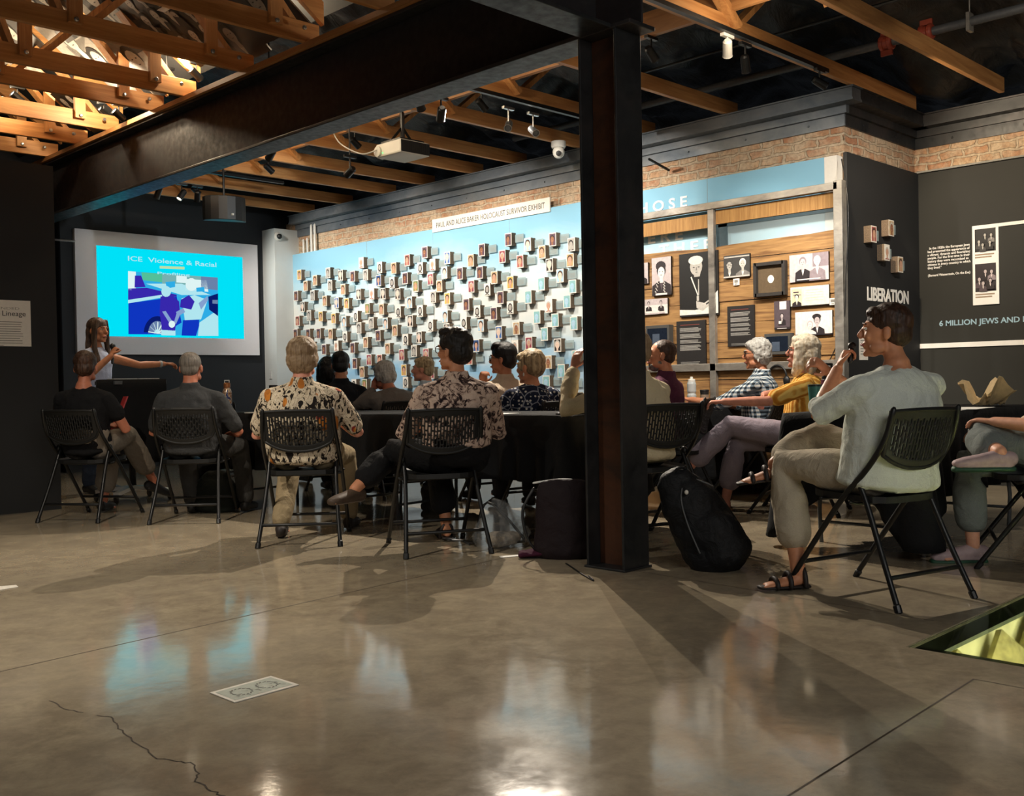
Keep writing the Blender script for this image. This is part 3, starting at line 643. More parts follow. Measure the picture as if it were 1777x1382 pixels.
for (ox, oy, s, pts) in ((500, 440, 5.757, [(118, 215), (275, 270), (180, 325), (405, 195), (425, 320), (530, 220), (650, 230), (738, 95), (555, 360), (85, 425), (250, 420), (372, 475), (490, 495), (590, 500), (710, 410), (150, 535), (215, 620), (332, 630), (460, 650), (565, 680), (680, 630), (100, 675), (80, 805), (205, 805), (310, 800), (430, 805), (575, 835), (715, 745), (365, 960), (235, 935), (135, 915), (650, 945), (672, 1100), (745, 1185), (780, 215), (488, 925), (665, 1310), (770, 1310)]),
        (620, 410, 5.119, [(205, 280), (330, 285), (195, 395), (315, 415), (450, 215), (565, 285), (430, 375), (605, 145), (675, 255), (655, 385), (780, 325), (525, 445), (735, 445), (135, 515), (235, 512), (365, 515), (95, 645), (220, 650), (470, 590), (680, 540), (370, 675), (565, 665), (785, 715), (475, 755), (655, 795), (130, 770), (255, 775), (340, 840), (190, 885), (435, 920), (555, 900), (80, 945), (275, 1000), (400, 1055), (510, 1020), (110, 1100), (205, 1100), (420, 1190), (615, 1050), (665, 1215), (435, 1300), (805, 195), (805, 555), (800, 830)]),
        (760, 390, 5.762, [(112, 335), (335, 360), (445, 255), (225, 490), (425, 480), (340, 620), (570, 530), (500, 650), (650, 320), (710, 150), (730, 580), (630, 730), (110, 740), (290, 800), (400, 870), (565, 890), (730, 830), (265, 985), (435, 1010), (615, 1080), (390, 1210), (320, 1340)]),
        (870, 390, 4.607, [(215, 160), (415, 120), (565, 160), (330, 220), (155, 295), (390, 325), (555, 285), (475, 410), (575, 495), (325, 475), (220, 580), (385, 650), (530, 615), (290, 740), (435, 765), (585, 790), (125, 830), (350, 875), (225, 950), (455, 965), (115, 975), (380, 1100), (600, 1060), (485, 1170), (365, 1260), (520, 1270)])):
    PB += [at(ox+x/s, oy+y/s, X=MF-.055) for x, y in pts]
fav = {0: 4, 1: 2}
PB = [p for i, p in enumerate(PB) if all((p-q).length > .06 for q in PB[:i])]
rows = {}
for p in sorted(PB, key=lambda p: -p.z):
    for k in rows:
        if abs(k-p.z) < .085: rows[k].append(p); break
    else: rows[p.z] = [p]
for ri, k in enumerate(sorted(rows, reverse=True)):
    for ci, p in enumerate(sorted(rows[k], key=lambda p: -p.y)):
        vi = rnd.choice([0, 0, 1, 1, 2, 3, 4, 4, 5 if 6.3 < p.y < 8 else 7, 6, 7, 8, 8, 9, 10, 11, 12, 13, 14])
        if 6.6 < p.y < 7.6 and p.z < 2.1 and rnd.random() < .6: vi = 5
        block((MF-.034, p.y, p.z-bh/2), 0, vi, f'{VAR[vi][5]} portrait block, {ORD[ci]} from the screen end in mural row {ORD[ri]}', 'portrait blocks on the sky mural')
p4 = lambda x, y, **k: at(1450+x/3.636, 240+y/3.636, **k)
LY = CY-.035
for (x, y), vi, w in (((237, 606), 13, 'red-toned portrait block highest at the left of the black corner wall'), ((347, 568), 9, 'orange-toned portrait block, topmost on the black corner wall'), ((320, 722), 10, 'pink-toned portrait block in the middle of the black corner wall'), ((405, 798), 1, 'sand-toned portrait block, lowest of the four on the black corner wall')):
    q = p4(x, y, Y=LY-.06); block((q.x, LY-.034, q.z-bh/2), PI/2, vi, w, 'portrait blocks on the black corner wall')

# ================================================================== plank wall
PX = MF-.10; QX = PX-.03
zB = lambda x, y: q3(x, y, PX).z; yB = lambda x, y: q3(x, y, PX).y
yR = at(1455, 500, X=PX).y; yM = at(1240, 500, X=PX).y; yL = at(1070, 500, X=PX).y
t = thing('plank_wall', 'display wall of weathered brown barn planks in a grey steel frame', 'display wall', (PX, (yR+yL)/2, 0))
ztop = [(yL, at(1090, 443, X=PX).z), (yM, at(1240, 430, X=PX).z), (yM-.2, at(1262, 425, X=PX).z), ((yM+yR)/2, at(1340, 415, X=PX).z), (yR, at(1455, 398, X=PX).z)]
def zt_(y):
    for (a_, za), (b_, zb_) in zip(ztop, ztop[1:]):
        if a_ >= y >= b_: return za+(zb_-za)*(y-a_)/(b_-a_)
    return ztop[-1][1]
mb = MB(); z = .06; r3 = random.Random(5); H_ = []
while z < 2.0: h = r3.uniform(.14, .19); H_.append((z, z+h)); z += h
for (y0, y1) in ((yL, yM), (yM, yR)):
    for i, (za, zb_) in enumerate(H_):
        last = i == len(H_)-1; n = 14; jx = r3.uniform(0, .012); ys = [y0+(y1-y0)*k/n for k in range(n+1)]
        lo = [za+.003+.004*noise.noise(V((0, y*2, za*9))) for y in ys]; hi = [(zb_-.003+.004*noise.noise(V((3, y*2, za*9)))) if not last else zt_(y)+.012*noise.noise(V((1, y*3, 0))) for y in ys]
        for k in range(n): mb.hexa([(PX-jx, ys[k], lo[k]), (PX-jx, ys[k+1], lo[k+1]), (PX-jx, ys[k+1], hi[k+1]), (PX-jx, ys[k], hi[k])], (.022, 0, 0))
mb.build('planks', PLANK, t)
zt0 = at(1117, 381, X=QX).z; za_, zb_ = at(1200, 362, X=QX).z, at(1450, 325, X=QX).z; zf = (za_+zb_)/2
mb = MB()
for y0, y1, d in ((yL, yM+.02, .02), (yM-.02, yR, .0)):
    mb.box((PX-.01, min(y0, y1), zf-.04-.12-d), (PX+.014, max(y0, y1), zf-.04-d))
mb.build('top_board', PLANKV, t)
mb = MB().box((QX-.03, yR-.03, zf-.03), (PX+.0, yL, zf+.03)); mb.box((QX-.03, yR-.07, 0), (PX+.02, yR+.005, zf+.04)); mb.box((QX-.02, yM-.03, 0), (PX-.006, yM+.03, zf+.02))
zh = at(1205, 639, X=QX).z; mb.box((QX-.02, yR, zh-.03), (PX-.006, yL, zh+.035)); mb.build('steel_frame', GALV, t, bevel=.003)
TG = NT('thin_glass'); TG.set('#d5e6ea', .05); TG.b.inputs['Alpha'].default_value = .12
MB().box((PX, yR+.02, zf-.8), (PX+.006, yM-.12, zf-.17)).build('window_glass', TG.m, t)
mb = MB().box((PX-.004, yR, zf-.19), (PX+.01, yM-.05, zf-.165)).box((PX-.004, yM-.14, zf-.55), (PX+.01, yM-.03, zf-.165)).build('dark_window_bar', mat('slate_blue', '#2c4048', .5), t)

def board(name, lab, cat, c, thick, mats, draw=None, f=q3, X=PX-.028, group=None, border=True):
    """flat panel on a wall facing -X: c = (left, top, bottom, right) as seen"""
    xl, yt, yb, xr = c; A = f(xl, yt, X); B = f(xl, yb, X); R_ = f(xr, yt-.12*(xr-xl), X)
    w = A.y-R_.y; h = A.z-B.z; cen = V((X, A.y-w/2, A.z-h/2)); mb = MB().box((X, R_.y, B.z), (X+thick, A.y, A.z), 0)
    t = thing(name, lab, cat, (X, cen.y, B.z), group); mb.build('panel', mats[0], t)
    if draw:
        m2 = MB(); S = lambda pts, k, mi: shape(m2, cen, XR, ZU, (-1, 0, 0), [(x*w, y*h) for x, y in pts], .001+k*.0005, mi); draw(S, m2, cen, w, h)
        k_ = w/2*.995; m2.v = [V((p.x, max(cen.y-k_, min(cen.y+k_, p.y)), max(cen.z-h/2*.995, min(cen.z+h/2*.995, p.z)))) for p in m2.v]
        m2.build('print', mats[1:], t)
    return t, cen, w, h
RC = lambda a, b, c, d: [(a, b), (c, b), (c, d), (a, d)]
N_ = V((-1, 0, 0)); FG = lambda m2, cen, *a, **k: figure(m2, cen, XR, ZU, N_, *a, **k)
ph = 'photograph'; G = 'photographs on the plank wall'
def d_b(S, m, c, w, h):
    S(RC(-.5, -.5, .5, .5), 0, 3); FG(m, c, 0, h*.12, h*.17, 0, 4, 0, .002, 1); S(oval(-.02, .27, .26, .13), 5, 0); S(RC(-.3, -.49, .3, -.44), 10, 4)
    for k in range(12): S(oval(-.22+.04*(k % 3)-.01*k, -.12-.03*k, .03, .012, k=6), 9, 4); S(oval(.12+.03*(k % 3), -.14-.025*k, .03, .012, k=6), 9, 4)
board('portrait_photo', 'narrow photograph of a dark-haired woman in black on the planks', ph, (128, 655, 862, 233), .02, [BLKP]+SEP, d_b, group=G)
board('portrait_photo', 'photograph on the planks half hidden by the steel column', ph, (40, 685, 800, 108), .02, [BLKP]+SEP, lambda S, m, c, w, h: (S(RC(-.5, -.5, .5, .5), 0, 3), FG(m, c, 0, .02, h*.18, lift=.002)), group=G)
def d_c(S, m, c, w, h):
    S(RC(-.5, -.5, .5, .5), 0, 4); S(RC(-.5, .1, .5, .5), 1, 3)
    for x in (-.42, -.08, .3): FG(m, c, x*w, h*.22, h*.13, 0, 3, 0, .002)
    S(RC(-.4, -.5, .25, -.28), 10, 4); S(RC(-.38, -.48, .42, -.4), 11, 3)
board('group_photo', 'wide photograph of three people around a table on the planks', ph, (40, 885, 968, 215), .02, [BLKP]+SEP, d_c, group=G)
def d_d(S, m, c, w, h):
    S(RC(-.5, -.44, .5, .5), 0, 0); S([(-.5, -.47), (.5, -.47), (.5, -.2), (.44, -.2), (.1, -.38), (-.1, -.4), (-.5, -.38)], 2, 4)
    S(oval(-.05, .28, .16, .14), 3, 3); S(oval(-.06, .38, .19, .07), 4, 4); S([(-.13, .2), (.07, .2), (.04, .12), (-.1, .12)], 2, 3); S(oval(.02, .27, .03, .008, k=6), 5, 1); S(oval(-.11, .27, .03, .008, k=6), 5, 1); S([(-.05, .27), (-.03, .27), (-.02, .22), (-.06, .22)], 5, 2); S(oval(-.04, .19, .035, .006, k=6), 5, 1)
    S([(-.2, .12), (-.17, .13), (.0, -.17), (-.02, -.18)], 4, 4); S([(.0, .08), (.02, .08), (.02, -.17), (-.01, -.17)], 4, 3); S(RC(-.045, -.26, .015, -.18), 5, 3)
    S([(-.06, -.26), (.15, -.3), (.3, -.24), (.36, -.3), (.1, -.42), (-.05, -.37)], 6, 3); S([(.24, -.28), (.5, -.12), (.5, -.34), (.3, -.36)], 5, 4); S([(.2, -.33), (.42, -.25), (.41, -.24), (.19, -.31)], 7, 0)
    S(RC(-.48, -.5, .5, -.47), 5, 0)
board('priest_photo', 'large photograph of a robed man with a pectoral cross writing', ph, (277, 635, 978, 487), .028, [BLKP]+GR, d_d, group=G)
def d_e(S, m, c, w, h):
    S(RC(-.5, -.5, .5, .5), 0, 1); FG(m, c, -w*.27, h*.06, h*.2, 1, 3, 1, .002); FG(m, c, w*.24, h*.08, h*.2, 4, 3, 2, .003); S(RC(-.46, .38, .5, .44), 8, 3); S(RC(-.5, -.5, .5, -.43), 9, 3)
    for xx in (-.34, -.2): S(oval(xx, .08, .055, .055, k=10), 9, 0); S(oval(xx, .08, .042, .042, k=10), 10, 3)
board('couple_photo', 'small wide photograph of an elderly couple, man with round spectacles', ph, (520, 643, 765, 662), .02, [BLKP]+GR, d_e, group=G)
t, c_, w_, h_ = board('shadow_box', 'deep dark-framed shadow box holding one pale round medallion', 'frame', (700, 692, 858, 855), .012, [mat('box_backing', '#5d4c36', .8), OFFW], lambda S, m, c, w, h: S(oval(0, .0, .11, .13, k=24), 2, 0))
mb = MB()
for s in (-1, 1):
    mb.box((c_.x-.035, c_.y+s*w_/2-.014, c_.z-h_/2-.014), (c_.x+.012, c_.y+s*w_/2+.014, c_.z+h_/2+.014)); mb.box((c_.x-.035, c_.y-w_/2, c_.z+s*h_/2-.014), (c_.x+.012, c_.y+w_/2, c_.z+s*h_/2+.014))
mb.build('frame', mat('dark_walnut', '#33302e', .5), t)
def d_g(S, m, c, w, h):
    S(RC(-.5, -.5, .5, .5), 0, 3); S(RC(.1, .0, .5, .5), 1, 2); FG(m, c, -w*.15, h*.2, h*.17, 2, 3, 0, .002); FG(m, c, w*.22, h*.2, h*.17, 3, 4, 2, .004); S(RC(-.3, -.45, .3, -.41), 12, 4)
board('couple_photo', 'wide photograph of a man in a suit beside a smiling woman', ph, (878, 640, 788, 1092), .02, [BLKP]+SEP, d_g, group=G)
def d_h(S, m, c, w, h):
    S(RC(-.5, -.46, .5, .5), 0, 4); S(RC(-.47, -.4, -.2, .4), 1, 3); FG(m, c, -w*.33, -h*.02, h*.14, 0, 4, 0, .003); S(RC(-.42, .2, -.28, .27), 3, 1); S(RC(-.42, .07, -.22, .12), 3, 2)
    for k in range(5): S(RC(-.1, .3-.13*k, .35, .31-.13*k), 2, 3)
board('document_panel', 'cream identity document panel with a small portrait at its left', 'document', (884, 815, 922, 1095), .02, [BLKP]+[SEP[0], SEP[1], SEP[2], mat('aged_paper', '#d8c9a4', .8), mat('cream_paper', '#e6dbc2', .8)], d_h, group=G)
def d_txt(rows_):
    def d(S, m, c, w, h):
        S(RC(-.36, .4, .3, .415), 1, 1)
        r = random.Random(rows_); y = .34
        for par in ((4, 4, 3, 5) if rows_ else (4, 4, 3, 3, 3)):
            for k in range(par):
                S(RC(-.38, y-.014, .30+r.uniform(-.06, .08), y), 1, 0); y -= .026
            y -= .035
        S(RC(-.36, -.44, .3, -.43), 1, 0); S(RC(-.36, -.47, .26, -.46), 1, 0)
    return d
TXM = [mat('dark_text_panel', '#222020', .5), mat('fine_text', '#9b9892', .7), mat('dull_red_heading', '#7a3c34', .7)]
board('text_panel', 'tall dark text panel under the large priest photograph', 'sign', (263, 1000, 1238, 420), .02, TXM, d_txt(1))
board('text_panel', 'dark text panel under the elderly couple photograph', 'sign', (540, 918, 1137, 685), .02, TXM, d_txt(0))
def d_k(S, m, c, w, h):
    S(RC(-.5, -.5, .5, .5), 0, 1); S(RC(-.15, .2, .28, .48), 1, 4); S(RC(-.5, -.5, .5, -.42), 2, 0); FG(m, c, 0, -h*.02, h*.08, 0, 3, 0, .002); S(RC(-.2, -.3, -.02, -.2), 9, 4); S(RC(-.3, -.47, .3, -.45), 9, 4)
board('portrait_photo', 'narrow dark photograph of a person seated below a window', ph, (795, 890, 1045, 881), .02, [BLKP]+SEP, d_k, group=G)
def d_l(S, m, c, w, h):
    S(RC(-.5, -.44, .5, .5), 0, 4); FG(m, c, w*.1, h*.12, h*.18, 0, 3, 0, .002); S(oval(.09, .27, .12, .12), 5, 0); FG(m, c, -w*.09, -h*.05, h*.15, 3, 4, 4, .004); S(RC(-.3, -.49, .45, -.45), 14, 0)
board('mother_photo', 'pale wide photograph of a mother hugging a child', ph, (910, 950, 1080, 1112), .02, [BLKP]+SEP, d_l, group=G)
SCR = mat('dark_glass_screen', '#1d2430', .08, spec=.6)
for cc, lab in (((95, 1024, 1140, 222), 'small grey-framed monitor on the planks beside the bearded head'), ((742, 1068, 1180, 882), 'small grey-framed monitor on the planks between the two seated women')):
    t, c_, w_, h_ = board('wall_monitor', lab, 'monitor', cc, .07, [mat('monitor_case', '#4c4b48', .5), SCR, mat('dim_figure', '#4d5868', .3)], lambda S, m, c, w, h: (S(RC(-.42, -.36, .42, .36), 2, 0), S(RC(-.2, -.36, .1, .1), 3, 1)), X=PX-.075)
for cc, lab in (((573, 767, 803, 605), 'small white tag below the elderly couple photograph'), ((453, 1150, 1186, 482), 'small white tag on the steel post beside the text panel'), ((1097, 872, 910, 1132), 'small white tag right of the identity document')):
    board('wall_tag', lab, 'tag', cc, .006, [OFFW, GREYINK], lambda S, m, c, w, h: (S(RC(-.3, -.1, .3, .3), 1, 0), S(RC(-.2, -.35, .2, -.25), 1, 0)), X=PX-.026)
# cord and headset on the plank wall
q = lambda x, y, X=PX-.035: at(x, y, X=X)
tag(MB().rod([(MF-.02, CY-.04, 2.7), q(1472, 360, 7.55), q(1468, 480, 7.53), q(1464, 560), q(1440, 625), q(1420, 640)], .004, 6, smooth=5).build('cord', BLKP, smooth=True), 'thin black cord hanging down the steel post by the black corner', 'cord')
tag(MB().rod([q(1325, 605), q(1328, 640), q(1332, 690), (PX-.04, 4.95, .3)], .004, 6, smooth=5).build('cord', BLKP, smooth=True), 'thin black cord hanging below the monitor behind the plaid shirt', 'cord')
c_ = q(1349, 655, PX-.06); t = thing('headphones', 'black headphones hanging on the plank wall behind the yellow shirt', 'headphones', c_)
MB().rod([c_+V((0, .085*math.cos(k*PI/10), .10*math.sin(k*PI/10))) for k in range(11)], .009, 8).build('headband', BLKP, t, smooth=True)
for s, p_ in ((-1, (0, -.085, -.03)), (1, (0, .085, -.03))): MB().ell(c_+V(p_), (.022, .03, .042)).build('ear_cup', BLKP, t, smooth=True)
MB().box((PX-.06, c_.y-.01, c_.z+.09), (PX-.01, c_.y+.01, c_.z+.105)).build('hook', BLKM, t)

# ================================================================== black corner and timeline wall
A = p4(200, 1020, Y=LY-.001); B = p4(461, 1040, Y=LY-.001); cap = p4(200, 935, Y=LY-.001).z-A.z
tag(fit_text('LIBERATION', A, B, cap, WHTINK, 'wall_lettering', weight=.028, depth=.002, xd=YR), 'white word LIBERATION on the black corner wall', 'lettering')
for (x0, y0, x1, y1, lab) in ((232, 1064, 345, 1200, 'white text card under the word LIBERATION'), (150, 1257, 205, 1400, 'small white card with a photo beside the seated woman face')):
    A = p4(x0, y0, Y=LY-.004); B = p4(x1, y1, Y=LY-.004); t = thing('wall_card', lab, 'card', (A.x, LY, B.z))
    MB().box((A.x, LY-.004, B.z), (B.x, LY, A.z)).build('card', OFFW, t)
    m2 = MB()
    for k in range(6): m2.box((A.x+.02, LY-.0045, A.z-.03-k*.022), (B.x-.03, LY-.004, A.z-.022-k*.022))
    m2.build('print', GREYINK, t)
TX = RX-.001
f4 = lambda x, y, X: p4(x, y, X=X)
def line_text(lines, x, y0, dy, x1, capc, lab, m=WHTINK, wt=.02):
    A = f4(x, y0, TX); A2 = f4(x, y0+dy, TX); k_ = A.z-A2.z; mb = MB(); cap = f4(x, y0-capc, TX).z-A.z
    b_ = text_mb('\n'.join(lines), 1, (0, 0, 0), (1, 0, 0), (0, 0, 1), 1, wt, line=1.0); w = max(p.x for p in b_.v); lw = A.y-f4(x1, y0-.12*(x1-x), TX).y
    zs = sorted({round(p.z) for p in b_.v}); kx = lw/w
    mb.add([V((TX-p.y*.0+(-.0015 if p.y < 0 else 0), A.y-p.x*kx, A.z+p.z*k_)) for p in b_.v], b_.f)
    return tag(mb.build('wall_lettering', m), lab, 'lettering')
line_text(['  In the 1920s the European Jews', 'had presented the appearance of', 'a vibrant, dynamic and flourishing', 'people. For the first time in their', 'history they were recognized as', 'citizens in every country in which', 'they lived."'], 580, 705, 20.5, 850, 14, 'white seven-line quotation on the timeline wall')
line_text(['(Bernard Wasserstein, On the Eve)'], 583, 875, 20.5, 850, 14, 'white one-line attribution under the quotation')
A = f4(655, 1186, TX); B = V((TX, A.y-(A.y-f4(1182, 1150, TX).y)*1.43, A.z)); cap = f4(655, 1152, TX).z-A.z
tag(fit_text('6 MILLION JEWS AND MILLIONS', A, B, cap, mat('pale_blue_lettering', '#9dbccb', .7), 'wall_lettering', weight=.02, depth=.002), 'pale blue capitals 6 MILLION JEWS on the timeline wall', 'lettering')
zl = (f4(490, 1315, TX).z+f4(1189, 1290, TX).z)/2
tag(MB().box((RX-.012, -1.4, zl-.02), (RX-.0005, CY-.036, zl+.022)).build('timeline_rail', WHTINK), 'long white rail along the lower part of the timeline wall', 'rail')
zu = (f4(865, 572, TX).z+f4(1189, 535, TX).z)/2; yl = f4(865, 560, TX).y
tag(MB().box((RX-.010, -1.4, zu-.006), (RX-.0005, yl, zu+.022)).build('timeline_rail', WHTINK), 'upper white line running right from the family photo strip', 'rail')
zbm = f4(880, 1055, TX).z; yr = f4(1030, 560, TX).y
t = thing('photo_strip', 'white vertical strip with two family photographs on the timeline wall', 'photograph', (RX, (yl+yr)/2, zbm))
MB().box((RX-.014, yr, zbm), (RX-.0005, yl, zu+.02)).build('panel', WHTINK, t)
for (y0, y1, hr) in ((578, 722, 0), (797, 972, 1)):
    za, zb_ = f4(884, y0, TX).z, f4(884, y1, TX).z; cen = V((RX-.0145, (yl+yr)/2, (za+zb_)/2)); w, h = (yl-yr)*.80, za-zb_; m2 = MB()
    shape(m2, cen, XR, ZU, N_, [(-w/2, -h/2), (w/2, -h/2), (w/2, h/2), (-w/2, h/2)], 0, 0)
    for k, (x, y) in enumerate(((-.3, -.05), (.0, .22), (.3, .2), (-.1, -.2), (.25, -.12))): figure(m2, cen, XR, ZU, N_, x*w, y*h, h*.075, 0, 3, (1, 0, 2)[k % 3], .001+.003*k)
    m2.v = [V((p.x, max(cen.y-w/2, min(cen.y+w/2, p.y)), max(zb_, min(za, p.z)))) for p in m2.v]
    m2.build('family_photo', SEP if hr else GR, t)
    m3 = MB()
    for k in range(2): m3.box((RX-.0152, cen.y-w*(.42-.12*k), zb_-.03-k*.022), (RX-.014, cen.y+w/2, zb_-.018-k*.022))
    m3.build('caption', mat('caption_tan', '#a08d78', .8), t)

# ================================================================== overhead fittings
q = at(969, 246, Z=3.262); t = thing('dome_camera', 'white dome security camera hanging near the ledge left of the column', 'camera', q)
MB().lathe(q-ZU*.062, [(.062, 0), (.07, .012), (.07, .062)], 24).build('base', WHITE, t)
MB().ell(q-ZU*.10, (.058, .058, .062)).build('ball', WHITE, t, smooth=True); d = (EYE-q).normalized()
MB().lathe(q-ZU*.11+d*.05, [(.026, 0), (.026, .012), (.01, .014)], 16, d).build('lens', BLKP, t)
pj = V((5.55, 6.82, 2.96)); t = thing('projector', 'white ceiling projector hanging on a bracket below the chords', 'projector', pj)
MB().box((pj.x-.16, pj.y-.17, pj.z-.06), (pj.x+.16, pj.y+.17, pj.z+.055)).build('body', WHITE, t, bevel=.015)
m2 = MB()
for k in range(14): m2.box((pj.x-.15+k*.0215, pj.y-.173, pj.z-.05), (pj.x-.137+k*.0215, pj.y-.17, pj.z+.042))
m2.box((pj.x-.155, pj.y-.1715, pj.z-.052), (pj.x+.155, pj.y-.1695, pj.z+.046)); m2.build('vent', BLKP, t)
MB().lathe((pj.x-.06, pj.y+.165, pj.z), [(.05, 0), (.05, .05), (.035, .05), (.034, .02)], 20, (0, 1, 0)).build('lens_barrel', LTGREY, t)
MB().lathe((pj.x-.165, pj.y+.13, pj.z-.01), [(.045, -.02), (.045, .01), (.02, .014)], 16, (-1, 0, 0)).build('side_cap', WHITE, t)
MB().ell((pj.x-.163, pj.y+.07, pj.z-.03), (.003, .006, .004)).build('status_light', emit_mat('green_led', '#30ff70', 4), t)
m2 = MB().box((pj.x-.13, pj.y-.13, pj.z+.06), (pj.x+.13, pj.y+.13, pj.z+.075)).rod([pj+V((0, 0, .07)), pj+V((0, 0, .32))], .02)
for s in (-1, 1): m2.bar(pj+V((s*.12, 0, .07)), pj+V((0, 0, .2)), .02, .01, up=(0, 1, 0))
m2.build('mount', BLKM, t)
pl = bpy.data.lights.new('projector_beam', 'SPOT'); pl.energy = 85; pl.spot_size = math.radians(42); pl.spot_blend = .15; pl.color = (.85, .95, 1); pl.shadow_soft_size = .02
po = bpy.data.objects.new('projector_beam', pl); C.objects.link(po); po.parent = t; po.location = (-.06, .23, 0)
po.rotation_euler = (V(((SX0+SX1)/2, SY, (SZ0+SZ1)/2))-pj).to_track_quat('-Z', 'Y').to_euler()
tag(MB().rod([pj+V((-.185, .13, .0)), pj+V((-.25, .25, -.02)), pj+V((-.25, .55, .12)), pj+V((-.2, .75, .30))], .006, 6, smooth=6).build('cable', WHITE, smooth=True), 'white cable looping from the projector up to the truss', 'cable')
c_ = V((5.50, 9.74, 2.84)); t = thing('loudspeaker', 'black loudspeaker hanging from the trusses above the screen', 'speaker', c_)
xr_ = V((.95, -.3, 0)).normalized(); nf = V((-.3, -.95, 0)).normalized(); pr = []
for k in range(9): a_ = PI*(k/8); pr.append(xr_*(.225*math.cos(a_))+nf*(.16*math.sin(a_)))
m2 = MB(); vs = [c_+p+ZU*-.125 for p in pr]+[c_+p+ZU*.125 for p in pr]; m2.add(vs, [tuple(range(8, -1, -1)), tuple(range(9, 18)), (0, 9, 17, 8)]+[(k, k+1, k+10, k+9) for k in range(8)])
m2.build('cabinet', BLKP, t, bevel=.006); MB().rod([c_+ZU*.12, c_+ZU*.42], .012).build('bracket', BLKM, t)
MB().box(tuple(c_+V((-.01, -.18, -.08))), tuple(c_+V((.01, -.155, -.06)))).build('badge', LTGREY, t)
# sprinkler line by the brick corner
t = thing('sprinkler_pipe', 'dark sprinkler pipe with red couplings above the chords at right', 'pipe', (7.5, 3, 3.47))
MB().rod([(7.5, -1, 3.47), (7.5, 7.4, 3.47)], .032, 14).build('pipe', mat('old_pipe_grey', '#57585a', .5, .4), t, smooth=True)
for x_, y_ in ((1539, 92), (1608, 100)):
    q = at(x_, y_, X=7.5); m2 = MB().lathe((7.5, q.y-.05, 3.47), [(.05, 0), (.06, .01), (.06, .03), (.05, .035), (.05, .065), (.06, .07), (.06, .09), (.05, .1)], 18, (0, 1, 0))
    for s in (-1, 1):
        m2.box((7.5-.012, q.y-.045, 3.47+s*.075-.02), (7.5+.012, q.y+.045, 3.47+s*.075+.02))
    m2.build('red_coupling', mat('red_pipe_paint', '#8f3a26', .5), t, bevel=.003)
q = at(1683, 68, X=7.5); MB().box((7.46, q.y-.012, 3.40), (7.54, q.y+.012, 3.53)).rod([(7.5, q.y, 3.5), (7.5, q.y, 3.9)], .005).build('pipe_hanger', GALV, t)
tag(MB().rod([(7.1, -1, 3.62), (7.1, 6.0, 3.62)], .012).build('conduit', BLKM), 'thin dark conduit above the sprinkler pipe', 'pipe')
tag(MB().rod([(7.75, 5.65, 2.9), (7.45, 5.65, 2.96)], .012).build('wall_bracket', BLKM), 'short black bracket sticking out of the brick just right of the column', 'bracket')

# ================================================================== partition poster, floor graphics, pit
PYF = 8.5; A = at(52.5, 522.6, Y=PYF-.006); B = at(53.6, 601.5, Y=PYF-.006)
t = thing('wall_poster', 'white text poster titled Lineage on the black partition at the left edge', 'poster', (A.x-.2, PYF, B.z))
MB().box((A.x-.42, PYF-.006, B.z), (A.x, PYF, A.z)).build('panel', OFFW, t)
ls, le = at(4, 548, Y=PYF-.0065), at(44.5, 547, Y=PYF-.0065); z_ = ls.z
fit_text('Lineage', ls, le, .042, mat('poster_ink', '#3a3733', .8), 'title', t, 0, .001, YR)
fit_text('SUSPENDED', (A.x-.36, PYF-.0065, z_+.05), (A.x-.085, PYF-.0065, 0), .02, mat('poster_faint', '#a8a299', .8), 'heading', t, 0, .001, YR)
m2 = MB(); r2 = random.Random(3)
for k in range(11): m2.box((A.x-.38, PYF-.0068, z_-.05-k*.0185), (A.x-.06-r2.uniform(0, .03)-(.12 if k == 10 else 0), PYF-.006, z_-.045-k*.0185))
m2.build('body_text', GREYINK, t)
def floor_card(pts, lab, deco=True):
    t = thing('floor_graphic', lab, 'floor sign', sum((V(p) for p in pts), V())/4); z0 = .0025
    P_ = [V((p[0], p[1], .0008)) for p in pts]; MB().hexa(P_, ZU*z0).build('card', mat('card_edge', '#d9d4c8', .5), t)
    if deco:
        m2 = MB(); L = lambda u, v: P_[0].lerp(P_[3], u).lerp(P_[1].lerp(P_[2], u), v)+ZU*(z0+.0006)
        m2.add([L(u, v) for u, v in ((.05, .1), (.05, .9), (.95, .9), (.95, .1))], [(0, 1, 2, 3)], 0)
        for cx in (.3, .7):
            for k in range(14):
                a_, b_ = k*2*PI/14, (k+.8)*2*PI/14
                m2.add([L(cx+r_*math.cos(q_), .5+r_*1.7*math.sin(q_))+ZU*.0005 for q_, r_ in ((a_, .12), (b_, .14), (b_, .16), (a_, .14))], [(0, 1, 2, 3)], 1)
        for k in range(20):
            u, v = r2.uniform(.1, .9), r2.uniform(.2, .8); m2.add([L(u, v)+ZU*.0008, L(u+.04, v+.05)+ZU*.0008, L(u+.045, v+.03)+ZU*.0008], [(0, 1, 2)], 1)
        m2.build('drawing', [mat('card_print', '#a9b0a4', .45), mat('card_line', '#4b4a48', .6)], t)
floor_card([at(x, y, Z=0) for x, y in ((364, 1204), (407, 1221), (519, 1190), (470, 1175))], 'small printed card with two round drawings flat on the concrete floor')
floor_card([(1.62, 5.42, 0), (1.63, 5.25, 0), (1.81, 5.27, 0), (1.82, 5.33, 0)], 'pale blank card on the floor at the left picture edge', False)

